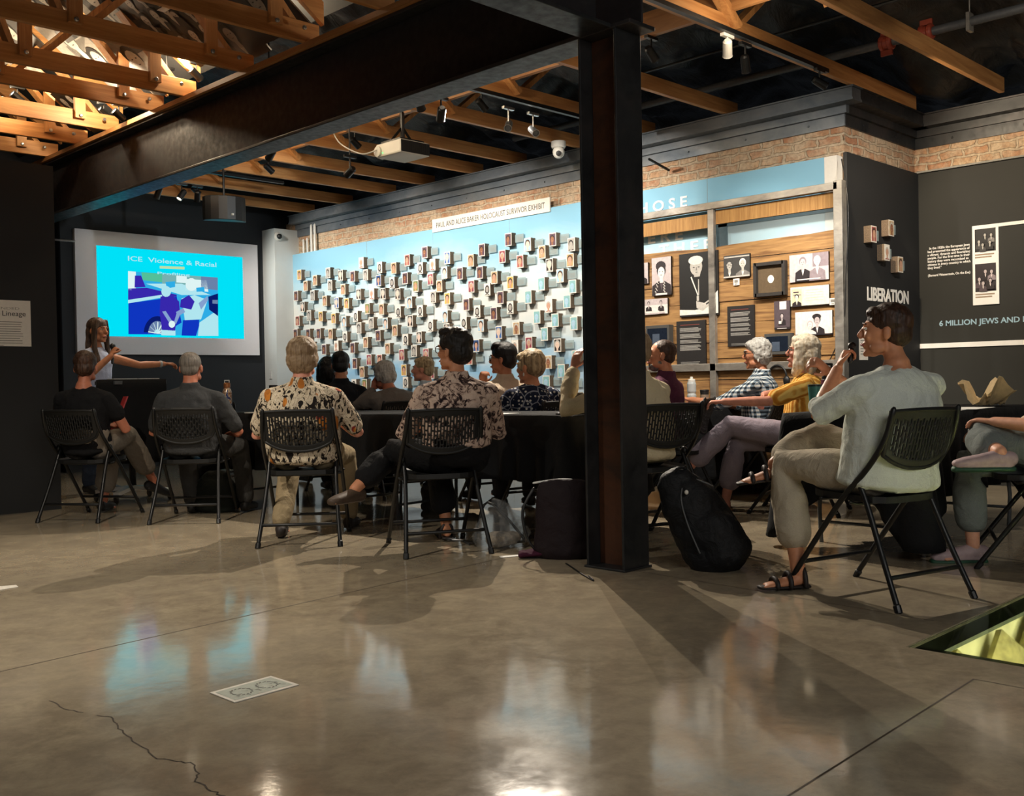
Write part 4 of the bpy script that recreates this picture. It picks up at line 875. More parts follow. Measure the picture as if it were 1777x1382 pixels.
t = thing('floor_pit', 'glass-covered exhibit pit sunk in the floor, glowing yellow-green', 'floor exhibit', (PX0, PY1, -.3))
pale = mat('pit_lining', '#d6d2ac', .8, var=.2, scale=8, bump=.4); m2 = MB()
m2.box((PX0, PY0, -.5), (PX0+.02, PY1, -.012)).box((PX1-.02, PY0, -.5), (PX1, PY1, -.012)).box((PX0, PY1-.02, -.5), (PX1, PY1, -.012)).box((PX0, PY0, -.5), (PX1, PY0+.02, -.012)).box((PX0, PY0, -.52), (PX1, PY1, -.5))
m2.build('lining', pale, t)
m2 = MB(); r2 = random.Random(8)
for k in range(16): x = PX0+.1+k*.12; m2.bar((x, PY1-.1, -.38-.02*r2.random()), (x+.35*r2.random(), PY0+.2, -.42), .1+.05*r2.random(), .03+.05*r2.random())
[m2.bar((3.75+.42*k, PY1-.06, -.10-.03*(k % 2)), (4.05+.42*k, PY1-.30, -.47), .12+.06*(k % 3), .03, up=(0, 1, 0)) for k in range(5)]; m2.build('rubble', mat('pit_sand', '#a39a6a', .9, var=.6, scale=14, bump=.8), t)
MB().hexa([(4.35, 1.5, -.30), (5.4, 1.5, -.30), (5.4, .8, -.34), (4.35, .8, -.34)], (0, 0, .01)).build('caption_panel', mat('pit_brown_panel', '#8a6a35', .8, var=.3, scale=12), t)
m2 = MB()
for k in range(7): m2.box((4.42, 1.40-k*.07, -.285-k*.004), (5.2, 1.425-k*.07, -.282-k*.004))
m2.build('caption_lines', mat('pit_text', '#e2cf90', .8), t)
GL = NT('floor_glass'); GL.set('#d5dcc4', .04); GL.b.inputs['Transmission Weight'].default_value = 1; GL.b.inputs['IOR'].default_value = 1.2
MB().box((PX0+.005, PY0+.005, -.014), (PX1-.005, PY1-.005, -.002)).build('glass_cover', GL.m, t)
m2 = MB().box((PX0, PY1-.11, -.03), (PX1, PY1-.001, -.0145)).box((PX0+.001, PY0, -.03), (PX0+.06, PY1, -.0145)); m2.build('frame', mat('mossy_green_edge', '#3d4a37', .5, var=.3, scale=12), t)
for x in (4.0, 5.0):
    l = bpy.data.lights.new('pit_lamp', 'AREA'); l.shape = 'RECTANGLE'; l.size = .6; l.size_y = .04; l.energy = 20; l.color = (1, .96, .72)
    lo = bpy.data.objects.new('pit_lamp', l); C.objects.link(lo); lo.parent = t; lo.location = V((x, PY0+.12, -.06))-t.location
    lo.rotation_euler = V((0, .8, -.5)).to_track_quat('-Z', 'Y').to_euler()
# ================================================================== folding chairs
def back_mesh():
    """perforated back panel, gently bowed, lower edge curved"""
    nu, nv = 47, 29; vs = []; fs = []
    def P(i, j):
        u = -1+2*(i+(.0 if i % 2 == 0 else -.22))/(nu-1); v = j/(nv-1); zl = .632-.062*(1-abs(u)**2.4); zt = .812+.006*(1-u*u); z = zl+(zt-zl)*v
        y = -.262+(.812-z)*.27-.030*(1-u*u); return V((u*(.205+.006*v), y, z))
    for i in range(nu):
        for j in range(nv): vs.append(P(i, j))
    for i in range(nu-1):
        for j in range(nv-1):
            u = (i+.5)/(nu-1)*2-1; c = i//2; rr = (j+3*(c % 2)) % 6
            if abs(u) < .88 and 4 <= j < nv-5 and i % 2 == 1 and rr < 5 and not (j < 6 and abs(u) > .8): continue
            fs.append((i*nv+j, (i+1)*nv+j, (i+1)*nv+j+1, i*nv+j+1))
    mb = MB().add(vs, fs); return mb, P, nu, nv
BM, PF, nu_, nv_ = back_mesh()
ME = {}
ME['panel'] = BM.mesh('backrest', smooth=True)
m = MB(); ed = [PF(i, 0) for i in range(0, nu_, 4)]+[PF(nu_-1, j) for j in range(4, nv_, 4)]+[PF(i, nv_-1) for i in range(nu_-1, -1, -4)]+[PF(0, j) for j in range(nv_-1, -1, -4)]
m.rod(ed, .0095, 8); ME['rim'] = m.mesh('back_rim', smooth=True)
def up_pts(s): return [(s*.208, -.272, .822), (s*.218, -.235, .70), (s*.226, -.155, .58), (s*.228, -.02, .44), (s*.230, .12, .26), (s*.232, .305, .012)]
def rl_pts(s): return [(s*.204, -.075, .535), (s*.206, -.13, .42), (s*.222, -.215, .22), (s*.244, -.31, .012)]
for k, s in (('L', -1), ('R', 1)):
    ME['up'+k] = MB().rod(up_pts(s), .0125, 10, smooth=4).mesh('front_leg', smooth=True)
    ME['rl'+k] = MB().rod(rl_pts(s), .0125, 10, smooth=4).mesh('rear_leg', smooth=True)
    ME['fc'+k] = MB().rod([(s*.231, .29, .028), (s*.232, .308, .0)], .0165, 10).mesh('foot_cap'); ME['rc'+k] = MB().rod([(s*.242, -.302, .028), (s*.2445, -.313, .0)], .0165, 10).mesh('foot_cap')
    ME['hg'+k] = MB().ell((s*.212, -.085, .535), (.018, .022, .026)).mesh('hinge', smooth=True)
for k_ in ('fcL', 'fcR', 'rcL', 'rcR'):
    for v_ in ME[k_].vertices: v_.co.z = max(v_.co.z, 0.0)
seat = MB(); N = 28; ring = []
for i in range(N):
    a = 2*PI*i/N; ca, sa = math.cos(a), math.sin(a); r_ = 1/(abs(ca)**4+abs(sa)**4)**.25
    ring.append((ca*r_*.205, .01+sa*r_*.21))
tp = [V((x, y, .452+.012*(y+.2)/.4)) for x, y in ring]; bt = [p-ZU*.028 for p in tp]; ci = [V((p.x*.82, p.y*.82, p.z-.012)) for p in tp]
seat.add(tp+bt+ci, [tuple(range(N+i, N+i+1)) for i in ()]+[(i, (i+1) % N, N+(i+1) % N, N+i) for i in range(N)]+[(2*N+i, 2*N+(i+1) % N, (i+1) % N, i) for i in range(N)]+[tuple(range(2*N, 3*N))[::1], tuple(range(2*N-1, N-1, -1))])
ME['seat'] = seat.mesh('seat', smooth=False)
ME['sr'] = MB().rod([(-.232, -.255, .13), (.232, -.255, .13)], .010).mesh('rear_stretcher', smooth=True)
ME['sf'] = MB().rod([(-.230, .215, .135), (.230, .215, .135)], .010).mesh('front_stretcher', smooth=True)
ME['sb'] = MB().rod([(-.226, -.06, .425), (-.19, -.06, .415), (.19, -.06, .415), (.226, -.06, .425)], .009).rod([(-.226, .1, .43), (-.19, .12, .425), (.19, .12, .425), (.226, .1, .43)], .009).mesh('seat_frame', smooth=True)
for me in ME.values(): me.materials.append(BLKM)
CHB = m_steel('chair_black', '#0b0c0d', '#0f1011', '#141515', .42, .1)
for me in ME.values(): me.materials.clear(); me.materials.append(CHB)
PERF = mat('black_mesh_plastic', '#0b0c0c', .55, var=.1)
for k in ('panel', 'rim', 'seat'): ME[k].materials.clear(); ME[k].materials.append(PERF)
def chair(x, y, phi, label, group='black folding chairs'):
    t = thing('folding_chair', label, 'chair', (x, y, 0), group)
    def P(n, k, par=t):
        o = bpy.data.objects.new(n, ME[k]); C.objects.link(o); o.parent = par; return o
    b = P('backrest', 'panel'); md = b.modifiers.new('thick', 'SOLIDIFY'); md.thickness = .009; md.offset = 0; P('back_rim', 'rim', b)
    P('seat', 'seat'); P('seat_frame', 'sb'); P('rear_stretcher', 'sr'); P('front_stretcher', 'sf')
    for k in 'LR':
        l = P('front_leg', 'up'+k); P('foot_cap', 'fc'+k, l); l = P('rear_leg', 'rl'+k); P('foot_cap', 'rc'+k, l); P('hinge', 'hg'+k, l)
    t.rotation_euler = (0, 0, -math.radians(phi)); return t
chair(3.20, 7.72, 56, 'black folding chair under the person in the black tee with the red book')
chair(3.67, 7.01, 43, 'black folding chair under the man in the grey polo shirt')
chair(3.60, 5.45, 42, 'black folding chair under the man in the patterned cream shirt')
chair(3.90, 4.55, 28, 'black folding chair under the woman in the floral shirt')
chair(4.31, 2.06, 14, 'black folding chair nearest the viewer, under the woman in the pale shirt')
chair(6.60, 3.72, -18, 'black folding chair under the white-haired woman in yellow')
chair(4.90, 3.77, 18, 'black folding chair just right of the steel column under the cream jacket')
chair(5.50, 1.76, -24, 'black folding chair cut by the right picture edge')
chair(6.98, 4.33, -12, 'black folding chair under the woman in the checked shirt')
chair(5.45, 7.64, 10, 'black folding chair beyond the table under the person in the black jacket')
chair(5.5, 7.04, 5, 'black folding chair beyond the table under the grey-haired person in grey')
chair(4.9, 9.0, 30, 'empty black folding chair beyond the table in front of the screen')
chair(5.78, 5.9, 8, 'black folding chair beyond the table under the man in the cream shirt')
chair(5.55, 5.2, 12, 'black folding chair beyond the table under the woman in the dotted top')
chair(6.1, 4.45, -25, 'black folding chair under the bearded man in the maroon shirt')
chair(6.15, 7.3, -5, 'black folding chair by the mural under the short-haired person in pale blue')

# ================================================================== tables and cloths
TZ = .757
def table(cx, cy, L, Wd, ang, lab_t, lab_c, drop, corner, folds=9, seed=0, dropf=None, legs=True):
    """folding table of length L along its own x, turned by ang; cloth lies over it"""
    R_ = Matrix.Rotation(math.radians(ang), 3, 'Z'); c = V((cx, cy, 0))
    t = thing('folding_table', lab_t, 'table', (cx, cy, 0), 'folding tables under black cloths'); 
    MB().box((-L/2, -Wd/2, TZ-.045), (L/2, Wd/2, TZ-.006)).build('tabletop', GREYP, None, origin=(0, 0, 0), bevel=.01)
    tt = bpy.data.objects[-1] if False else C.objects[-1]; tt.parent = t
    for s in (-1, 1):
        x = s*(L/2-.28); o = MB().rod([(x, -Wd/2+.08, .0), (x, -Wd/2+.08, .30), (x-s*.10, -Wd/2+.16, .50), (x-s*.10, -Wd/2+.16, TZ-.05)], .0125, 8, smooth=3).rod([(x, Wd/2-.08, .0), (x, Wd/2-.08, .30), (x-s*.10, Wd/2-.16, .50), (x-s*.10, Wd/2-.16, TZ-.05)], .0125, 8, smooth=3).rod([(x, -Wd/2+.08, .12), (x, Wd/2-.08, .12)], .009).build('leg_frame', GREYP, None, origin=(0, 0, 0), smooth=True); o.parent = t
    t.rotation_euler = (0, 0, math.radians(ang))
    hw, hl, r = Wd/2+.006, L/2+.006, .03; pts = []                 # outline with rounded corners
    def arc(x, y, a0): return [(x+r*math.cos(math.radians(a0+k*22.5)), y+r*math.sin(math.radians(a0+k*22.5))) for k in range(5)]
    out = []
    cs = [(hl-r, -hw+r, -90), (hl-r, hw-r, 0), (-hl+r, hw-r, 90), (-hl+r, -hw+r, 180)]
    for k in range(4):
        a = arc(*cs[k]); b = arc(*cs[(k+1) % 4]); out += a
        n = max(4, int((V(b[0])-V(a[-1])).length/.03)); out += [tuple(V(a[-1]).lerp(V(b[0]), q/n)) for q in range(1, n)]
    N = len(out); vs = []; M = 12; acc = 0
    cent = [(hl, -hw), (hl, hw), (-hl, hw), (-hl, -hw)]
    for i, p in enumerate(out):
        q = out[(i+1) % N]; q0 = out[i-1]; tn = (V(q)-V(q0)).normalized(); nr = V((tn.y, -tn.x))
        dc = min((V(p)-V(cc)).length for cc in cent); D = drop+corner*math.exp(-(dc/.16)**2)
        if dropf: D = dropf(p, D)
        for j in range(M+1):
            v = j/M; ph = acc*2*PI/.16+noise.noise(V((acc*2.1, seed, 0)))*3
            off = v**.7*(.020+.026*math.sin(ph)*min(1, v*1.6)+.03*noise.noise(V((acc*3, seed+5, v)))+.03*math.exp(-(dc/.15)**2)+.05*v*math.exp(-(dc/.1)**2))
            off += .012*math.sin(v*PI/2)
            w = V((p[0]+nr.x*off, p[1]+nr.y*off, TZ-.002-D*v)) if j else V((p[0], p[1], TZ))
            vs.append(w)
        acc += (V(q)-V(p)).length
    fs = []
    for i in range(N):
        for j in range(M): a, b = i*(M+1)+j, ((i+1) % N)*(M+1)+j; fs.append((a, a+1, b+1, b))
    n0 = len(vs); gx, gy = 24, 10
    vs += [V((0, 0, TZ))]; fs += [(n0, i*(M+1), ((i+1) % N)*(M+1)) for i in range(N)]
    mb = MB().add([c+R_@p for p in vs], fs); o = mb.build('tablecloth', CLOTHB, smooth=True, origin=(cx, cy, 0))
    o.modifiers.new('th', 'SOLIDIFY').thickness = .003; o.modifiers[-1].offset = 1
    tag(o, lab_c, 'tablecloth', 'black tablecloths'); return t
A1 = math.degrees(math.atan2(3.22, -.30))
table(4.83, 5.02, 1.83, .76, A1, 'folding table at the column end of the long row', 'black cloth on the table of the long row nearest the column', .40, .12, seed=1)
table(4.655, 6.88, 1.83, .76, A1, 'folding table at the screen end of the long row', 'black cloth on the table of the long row nearest the screen', .44, .1, seed=2)
table(6.93, 4.96, 1.08, .72, 0, 'folding table before the plank wall', 'black cloth on the table before the plank wall', .60, .1, seed=3)
table(6.10, 2.64, 1.83, .76, 0, 'folding table at the right picture edge', 'black cloth with a long hanging corner on the right-hand table', .44, .26, seed=4)
# lectern-height table draped in black, speaker behind
lx, ly = 3.93, 8.62
t = thing('lectern_cart', 'tall narrow wheeled stand under the black drape in front of the speaker', 'lectern', (lx, ly, 0))
MB().box((lx-.23, ly-.2, 1.01), (lx+.23, ly+.2, 1.04)).build('top', GREYP, t); MB().rod([(lx, ly, .12), (lx, ly, 1.01)], .03).build('post', BLKM, t, smooth=True)
for dx, dy in ((-.24, -.2), (.24, -.2), (-.24, .2), (.24, .2)):
    l = MB().bar((lx, ly, .12), (lx+dx, ly+dy, .085), .05, .03).build('base_leg', WHITE, t)
    MB().lathe((lx+dx-.012, ly+dy, .035), [(.02, 0), (.035, .003), (.035, .021), (.02, .024)], 16, (1, 0, 0)).build('caster', BLKP, l)
def skirt(cx, cy, hx, hy, z1, z0, ang, seed):
    mb = MB(); vs = []; per = []
    for (a, b, n) in (((-hx, -hy), (hx, -hy), 26), ((hx, -hy), (hx, hy), 22), ((hx, hy), (-hx, hy), 26), ((-hx, hy), (-hx, -hy), 22)):
        per += [(V(a).lerp(V(b), k/n)) for k in range(n)]
    N = len(per); M = 10; R_ = Matrix.Rotation(math.radians(ang), 2)
    for i, p in enumerate(per):
        for j in range(M+1):
            v = j/M; w = .02*math.sin(i*.75+noise.noise(V((i*.2, seed, 0)))*2)*v; q = p*(1+(w+.025*v)/max(p.length, .1)); q = R_@q
            vs.append((cx+q.x, cy+q.y, z1-(z1-z0)*v))
    fs = [(i*(M+1)+j, i*(M+1)+j+1, ((i+1) % N)*(M+1)+j+1, ((i+1) % N)*(M+1)+j) for i in range(N) for j in range(M)]
    vs.append((cx, cy, z1)); fs += [(len(vs)-1, i*(M+1), ((i+1) % N)*(M+1)) for i in range(N)]
    return mb.add(vs, fs)
o = skirt(lx, ly, .265, .24, 1.05, .34, -20, 3).build('lectern_drape', CLOTHB, smooth=True); o.modifiers.new('th', 'SOLIDIFY').thickness = .003; o.modifiers[-1].offset = 1
tag(o, 'black drape over the tall stand in front of the standing speaker', 'tablecloth')
tag(MB().obox((lx-.12, ly-.1, 1.056), (.1, .0, 0), (0, .07, 0), (0, 0, .003)).build('paper_sheet', PAPER), 'white paper on the lectern, left one', 'paper', 'papers on the lectern')
tag(MB().obox((lx+.1, ly-.05, 1.056), (.1, .02, 0), (-.015, .07, 0), (0, 0, .003)).build('paper_sheet', PAPER), 'white paper on the lectern, right one', 'paper', 'papers on the lectern')

# ================================================================== things on the tables
def on(x, y, dz=0): p = at(x, y, Z=TZ+.002); return V((p.x, p.y, TZ+.002+dz))
def vessel(name, lab, cat, p, prof, mats, cap=None, capm=None, band=None, capname='lid'):
    t = thing(name, lab, cat, p); MB().lathe(p, prof, 24).build('body', mats, t, smooth=False)
    if cap: MB().lathe(p, cap, 20).build(capname, capm, t)
    if band: MB().lathe(p, band[0], 24).build('label_band', band[1], t)
    return t
bt_pat = NT('graffiti_bottle'); nb = bt_pat.noise(bt_pat.mapv((40, 40, 22)), 1, 3); bt_pat.set(bt_pat.ramp(nb, [(.38, '#2c3b6c'), (.46, '#c9b59a'), (.55, '#8a5636'), (.62, '#e0d6c6')], 'CONSTANT'), .35, .3)
p = V((4.10, 7.28, TZ+.002)); t = vessel('water_bottle', 'metal bottle with colourful printed band and copper cap on the long table', 'bottle', p, [(.033, 0), (.036, .005), (.036, .17), (.03, .19), (.022, .205), (.022, .215)], bt_pat.m, [(.024, .205), (.026, .21), (.026, .24), (.02, .246)], mat('copper_cap', '#b5764a', .35, .7))
MB().rod([p+V((-.02, 0, .235)), p+V((-.02, 0, .262)), p+V((.02, 0, .262)), p+V((.02, 0, .235))], .005).build('carry_loop', LTGREY, t)
p = V((4.42, 7.12, TZ+.002)); t = vessel('travel_mug', 'black dotted travel mug with silver handle beside the patterned shirt', 'mug', p, [(.034, 0), (.036, .18), (.033, .20)], mat('black_dotted', '#17181b', .4), [(.034, .20), (.034, .215), (.03, .22)], BLKP)
MB().rod([p+V((-.036, 0, .18)), p+V((-.07, 0, .17)), p+V((-.07, 0, .06)), p+V((-.036, 0, .04))], .006).build('handle', CHROME, t)
p = V((4.22, 7.12, TZ+.002)); tag(MB().lathe(p, [(.05, 0), (.06, .006), (.055, .008)], 24).build('saucer_lid', WHITE), 'small round white lid on the table beside the printed bottle', 'lid')
tag(MB().rod([V((4.36, 6.95, TZ+.01)), V((4.48, 7.05, TZ+.01))], .005).build('pen', WHITE), 'white pen on the table beside the dotted mug', 'pen')
def sheet_(x, y, w, h, a, lab, m=PAPER, z=.001, th=.002, name='paper_sheet', cat='paper'):
    ca, sa = math.cos(a), math.sin(a)
    return tag(MB().obox((x, y, TZ+.002+z+th/2), (w/2*ca, w/2*sa, 0), (-h/2*sa, h/2*ca, 0), (0, 0, th/2)).build(name, m), lab, cat)
sheet_(4.5, 7.35, .2, .15, .3, 'white sheet on the table near the dotted mug'); sheet_(4.62, 4.78, .28, .21, .2, 'white sheet on the table right of the floral shirt')
# coffee cup stand by the dotted top
p = V((4.80, 4.28, TZ+.002)); t = thing('coffee_carton', 'dark coffee carton with an orange label on the table beside the dotted top', 'carton', p)
MB().box((p.x-.05, p.y-.06, p.z), (p.x+.05, p.y+.06, p.z+.13)).build('box', mat('dark_carton', '#2b2624', .5), t, bevel=.004)
MB().box((p.x-.052, p.y-.05, p.z+.03), (p.x-.05, p.y+.01, p.z+.07)).build('orange_label', mat('orange_label', '#b4603c', .5), t); MB().box((p.x-.052, p.y-.055, p.z+.122), (p.x+.052, p.y+.062, p.z+.135)).build('lid', LTGREY, t)
tag(MB().obox((4.72, 4.2, TZ+.008), (.09, .01, 0), (-.01, .06, 0), (0, 0, .006)).build('phone_case', BLKP, bevel=.003), 'flat black device on the table beside the dark carton', 'device')
# plank-wall table
fr = NT('frosted_bottle'); fr.set('#cfd6d6', .35); fr.b.inputs['Transmission Weight'].default_value = .35; fr.bump(fr.noise(fr.co(), 60, 3), .4, .004)
p = V((7.35, 5.12, TZ+.002)); p = V((6.87, 4.82, TZ+.002)); t = vessel('sports_bottle', 'translucent white sports bottle on the table before the plank wall', 'bottle', p, [(.034, 0), (.037, .01), (.037, .075), (.031, .09), (.037, .105), (.037, .165), (.03, .185)], fr.m, [(.031, .183), (.031, .2), (.012, .207), (.012, .222), (.006, .225)], WHITE)
p = V((7.08, 4.84, TZ+.002)); t = vessel('paper_cup', 'black takeaway cup beside the white sports bottle', 'cup', p, [(.027, 0), (.037, .105)], mat('black_cup', '#1e1c1b', .5), [(.038, .103), (.039, .108), (.037, .115), (.034, .116)], BLKP, ([(.0325, .03), (.0365, .075)], mat('cup_band', '#8f7a66', .7)))
sheet_(6.62, 4.80, .2, .14, .1, 'purple notebook on the table before the plank wall', mat('purple_notebook', '#8f84a8', .6), name='notebook', cat='notebook', th=.012)
sheet_(6.90, 4.72, .16, .12, .25, 'white sheet under the folded hands on the plank-wall table'); sheet_(7.25, 4.75, .2, .14, -.1, 'white sheet in front of the checked shirt')
# right-hand table
p = V((5.27, 2.86, TZ+.002)); t = vessel('tumbler', 'teal insulated tumbler at the left end of the right-hand table', 'tumbler', p, [(.028, 0), (.03, .01), (.040, .14), (.041, .155)], mat('teal_steel', '#4f8f86', .35, .3), [(.042, .15), (.042, .16), (.035, .162)], mat('smoke_lid', '#2c3b3a', .2))
p = V((p.x+.22, p.y+.03, TZ+.002)); t = vessel('sports_flask', 'tall black flask with a burgundy band behind the teal tumbler', 'bottle', p, [(.045, 0), (.047, .005), (.047, .17), (.04, .19)], BLKP, [(.04, .19), (.042, .2), (.042, .235), (.036, .24)], BLKP, ([(.0475, .13), (.0475, .185)], mat('burgundy', '#5f1f33', .4)))
MB().rod([p+V((-.03, 0, .235)), p+V((-.028, 0, .275)), p+V((.028, 0, .275)), p+V((.03, 0, .235))], .009).build('carry_loop', BLKP, t)
wr = MB(); pc = V((6.62, 2.42, TZ+.002)); N, M = 40, 14; vs = []
for i in range(N):
    for j in range(M+1):
        a = 2*PI*i/N; v = j/M; R1 = .03+.10*v*(1+.35*math.sin(3*a+.6)+.18*math.sin(7*a)); z = .01+.12*v**1.4*(.75+.55*math.sin(3*a+1.6)+.25*math.sin(8*a))+.012*noise.noise(V((a*3, v*4, 1)))
        vs.append(pc+V((R1*math.cos(a)*1.25, R1*math.sin(a), max(.004, z))))
fs = [(i*(M+1)+j, ((i+1) % N)*(M+1)+j, ((i+1) % N)*(M+1)+j+1, i*(M+1)+j+1) for i in range(N) for j in range(M)]; fs.append(tuple(i*(M+1) for i in range(N-1, -1, -1)))
o = wr.add(vs, fs).build('food_wrapper', mat('cream_wrapper', '#dcc394', .75, var=.1, bump=.3), smooth=False); o.modifiers.new('t', 'SOLIDIFY').thickness = .0015
tag(o, 'crumpled cream paper wrapper opened like petals on the right-hand table', 'wrapper')
p = V((6.86, 2.46, TZ+.002)); t = thing('plastic_cup', 'clear plastic cup with a white rim behind the crumpled wrapper', 'cup', p); cp = mat('clear_cup', '#d5dcdc', .1, trans=.9)
MB().lathe(p, [(.03, 0), (.038, .11)], 24).build('cup_wall', cp, t); MB().lathe(p, [(.040, .108), (.041, .112), (.041, .12), (.036, .121)], 24).build('rim', WHITE, t)
sheet_(5.72, 2.34, .30, .17, .05, 'white sheet on the right-hand table beside the pale shirt'); sheet_(6.15, 2.36, .42, .2, .1, 'long white sheet under the crumpled wrapper')
p = V((5.95, 2.6, TZ+.002)); t = thing('eyeglasses', 'pair of dark eyeglasses lying on the right-hand table', 'glasses', p)
for s in (-1, 1): MB().rod([p+V((s*.032+.024*math.cos(k*PI/6), 0, .024+.02*math.sin(k*PI/6))) for k in range(13)], .003, 6).build('lens_rim', BLKP, t); MB().rod([p+V((s*.058, 0, .03)), p+V((s*.05, .12, .012))], .0025, 6).build('temple', BLKP, t)
tag(MB().lathe(V((5.85, 2.62, TZ+.002)), [(.03, 0), (.034, .03), (.03, .033)], 20).build('small_jar', WHITE), 'small white jar beside the pale shirt shoulder on the right-hand table', 'jar')

# ================================================================== bags on the floor
def blob(name, fn, m, label, cat, voxel=.012, smooth=4, disp=.0, dsc=.1, parent=None):
    mb = MB(); fn(mb); return bake(mb, name, m, voxel, smooth, disp, dsc, parent, label, cat)
TEX = {}
def bake(mb, name, m, voxel=.01, smooth=4, disp=0, dsc=.1, parent=None, label=None, cat=None, rad=None, group=None, decim=0):
    """union of overlapping volumes turned into one continuous skin"""
    me0 = mb.mesh('t'); o = bpy.data.objects.new(name, me0); C.objects.link(o)
    r = o.modifiers.new('r', 'REMESH'); r.mode = 'VOXEL'; r.voxel_size = voxel; r.use_smooth_shade = True
    if smooth: s = o.modifiers.new('s', 'SMOOTH'); s.factor = .5; s.iterations = smooth
    if disp:
        if dsc not in TEX:
            TEX[dsc] = bpy.data.textures.new('wrinkle', 'CLOUDS'); TEX[dsc].noise_scale = dsc; TEX[dsc].noise_depth = 2
        d = o.modifiers.new('d', 'DISPLACE'); d.texture = TEX[dsc]; d.strength = disp; d.mid_level = .5; d.texture_coords = 'LOCAL'
    dg = bpy.context.evaluated_depsgraph_get(); me = bpy.data.meshes.new_from_object(o.evaluated_get(dg)); o.modifiers.clear(); o.data = me
    me.polygons.foreach_set('use_smooth', [True]*len(me.polygons)); me.materials.clear(); me.materials.append(m)
    bpy.data.meshes.remove(me0)
    if parent:
        L_ = wloc(parent); me.transform(Matrix.Translation(-L_)); o.parent = parent
    elif label:
        vs = me.vertices; c = sum((v.co for v in vs), V())/len(vs); c.z = min(v.co.z for v in vs); me.transform(Matrix.Translation(-c)); o.location = c
    if label: tag(o, label, cat, group)
    return o
NYL = m_cloth('black_nylon', '#101215', .25, .6, .5, 14); NYL2 = m_cloth('dark_olive_canvas', '#1d211b', .25, .8, .5, 12); WINE = m_cloth('dark_plum_nylon', '#1c1216', .25, .7, .4, 10)
p = at(1150, 1005, Z=0); p = V((4.30, 3.02, 0))
def bp(mb):
    mb.tube([(p+V((.08, -.1, .07)), .17, .12), (p+V((.05, -.03, .2)), .165, .13), (p+V((.0, .03, .34)), .15, .11), (p+V((-.05, .07, .44)), .10, .07)], (.75, -.66, 0))
    mb.tube([(p+V((.05, -.19, .09)), .12, .07), (p+V((.01, -.1, .24)), .11, .06)], (.75, -.66, 0))
bag = blob('backpack', bp, NYL, 'large black backpack leaning at the foot of the steel column', 'backpack', .012, 5, .03, .08)
for dx in (-.05, .06):
    q0 = p+V((dx*.75+.06, .02-dx*.6, .46)); MB().rod([q0+V((-.05, .05, -.03)), q0+V((.07, .03, -.06)), q0+V((.17, -.02, -.2)), q0+V((.22, -.08, -.34)), q0+V((.14, -.1, -.41))], .014, 8, smooth=5).build('shoulder_strap', NYL, bag, smooth=True)
MB().rod([p+V((-.08, .06, .46)), p+V((-.08, .04, .51)), p+V((-.03, .02, .51)), p+V((-.03, .03, .46))], .007, 6, smooth=4).build('grab_handle', NYL, bag, smooth=True)
MB().ell(p+V((-.11, -.04, .40)), (.01, .01, .012)).build('badge', WHITE, bag)
MB().rod([p+V((-.09, -.10, .1)), p+V((-.11, -.04, .25)), p+V((-.10, .0, .38)), p+V((-.03, .0, .46)), p+V((.06, -.08, .42))], .004, 6, smooth=5).build('zipper', GREYP, bag, smooth=True)
# plum tote against the column's far side
p2 = V((4.12, 3.74, 0))
t = blob('tote_bag', lambda mb: mb.tube([(p2+V((0, 0, .05)), .17, .08), (p2+V((0, 0, .2)), .165, .075), (p2+V((.0, .0, .36)), .15, .05), (p2+V((0, 0, .41)), .14, .03)], (.6, -.8, 0)), WINE, 'dark plum upright tote bag standing left of the column foot', 'bag', .012, 3, .02, .12)
MB().rod([p2+V((-.1, .13, .41)), p2+V((0, 0, .43)), p2+V((.09, -.12, .41))], .006, 6, smooth=4).build('pale_trim', LTGREY, t, smooth=True)
MB().rod([p2+V((-.1, .13, .38)), p2+V((-.16, .16, .26)), p2+V((-.15, .14, .12)), p2+V((-.11, .12, .05))], .008, 6, smooth=4).build('strap', BLKP, t, smooth=True)
p3 = at(945, 968, Z=0); tag(blob('scarf', lambda mb: mb.tube([(p3+V((-.09, .09, .02)), .05, .018), (p3+V((0, 0, .03)), .07, .02), (p3+V((.13, -.08, .03)), .06, .03)], (.6, .7, 0)), m_cloth('maroon_scarf', '#3c1228'), None, None, .008, 3, .02, .05), 'folded dark maroon cloth lying on the floor by the tote bag', 'scarf')
p3 = at(888, 966, Z=0); tag(MB().obox(p3+ZU*.002, (.06, -.03, 0), (.012, .02, 0), (0, 0, .001)).build('paper_scrap', PAPER), 'small white paper scrap on the floor left of the maroon cloth', 'paper')
tag(MB().rod([at(982, 978, Z=.004), at(1000, 990, Z=.004), at(1012, 998, Z=.004), at(1030, 1008, Z=.004), at(1022, 1000, Z=.012)], .004, 6, smooth=5).build('strap_end', BLKP, smooth=True), 'thin black strap trailing on the floor in front of the column', 'strap')
# clear plastic bag with cables
pv = at(870, 950, Z=0); CLR = NT('clear_vinyl'); CLR.set('#c8cccc', .12, 0, .8); CLR.b.inputs['Alpha'].default_value = .13; CLR.bump(CLR.noise(CLR.co(), 18, 4), .8, .03)
t = blob('clear_bag', lambda mb: mb.tube([(pv+V((0, 0, .06)), .17, .09), (pv+V((0, .02, .16)), .13, .06), (pv+V((.02, .04, .25)), .05, .03)], (.7, -.7, 0)), CLR.m, 'transparent vinyl bag with dark straps lying under the floral-shirt chair', 'bag', .012, 2, .05, .05)
MB().rod([pv+V((-.12, .1, .03)), pv+V((-.03, .08, .26)), pv+V((.12, -.06, .05)), pv+V((.02, -.12, .04))], .008, 6, smooth=6).build('bag_strap', BLKP, t, smooth=True)
MB().tube([(pv+V((-.05, .0, .05)), .07, .05), (pv+V((.07, -.03, .05)), .06, .04)], (.7, -.7, 0)).build('bag_contents', mat('bag_contents', '#8d8272', .6, var=.5, scale=30), t, smooth=True)
pk = at(800, 950, Z=0)
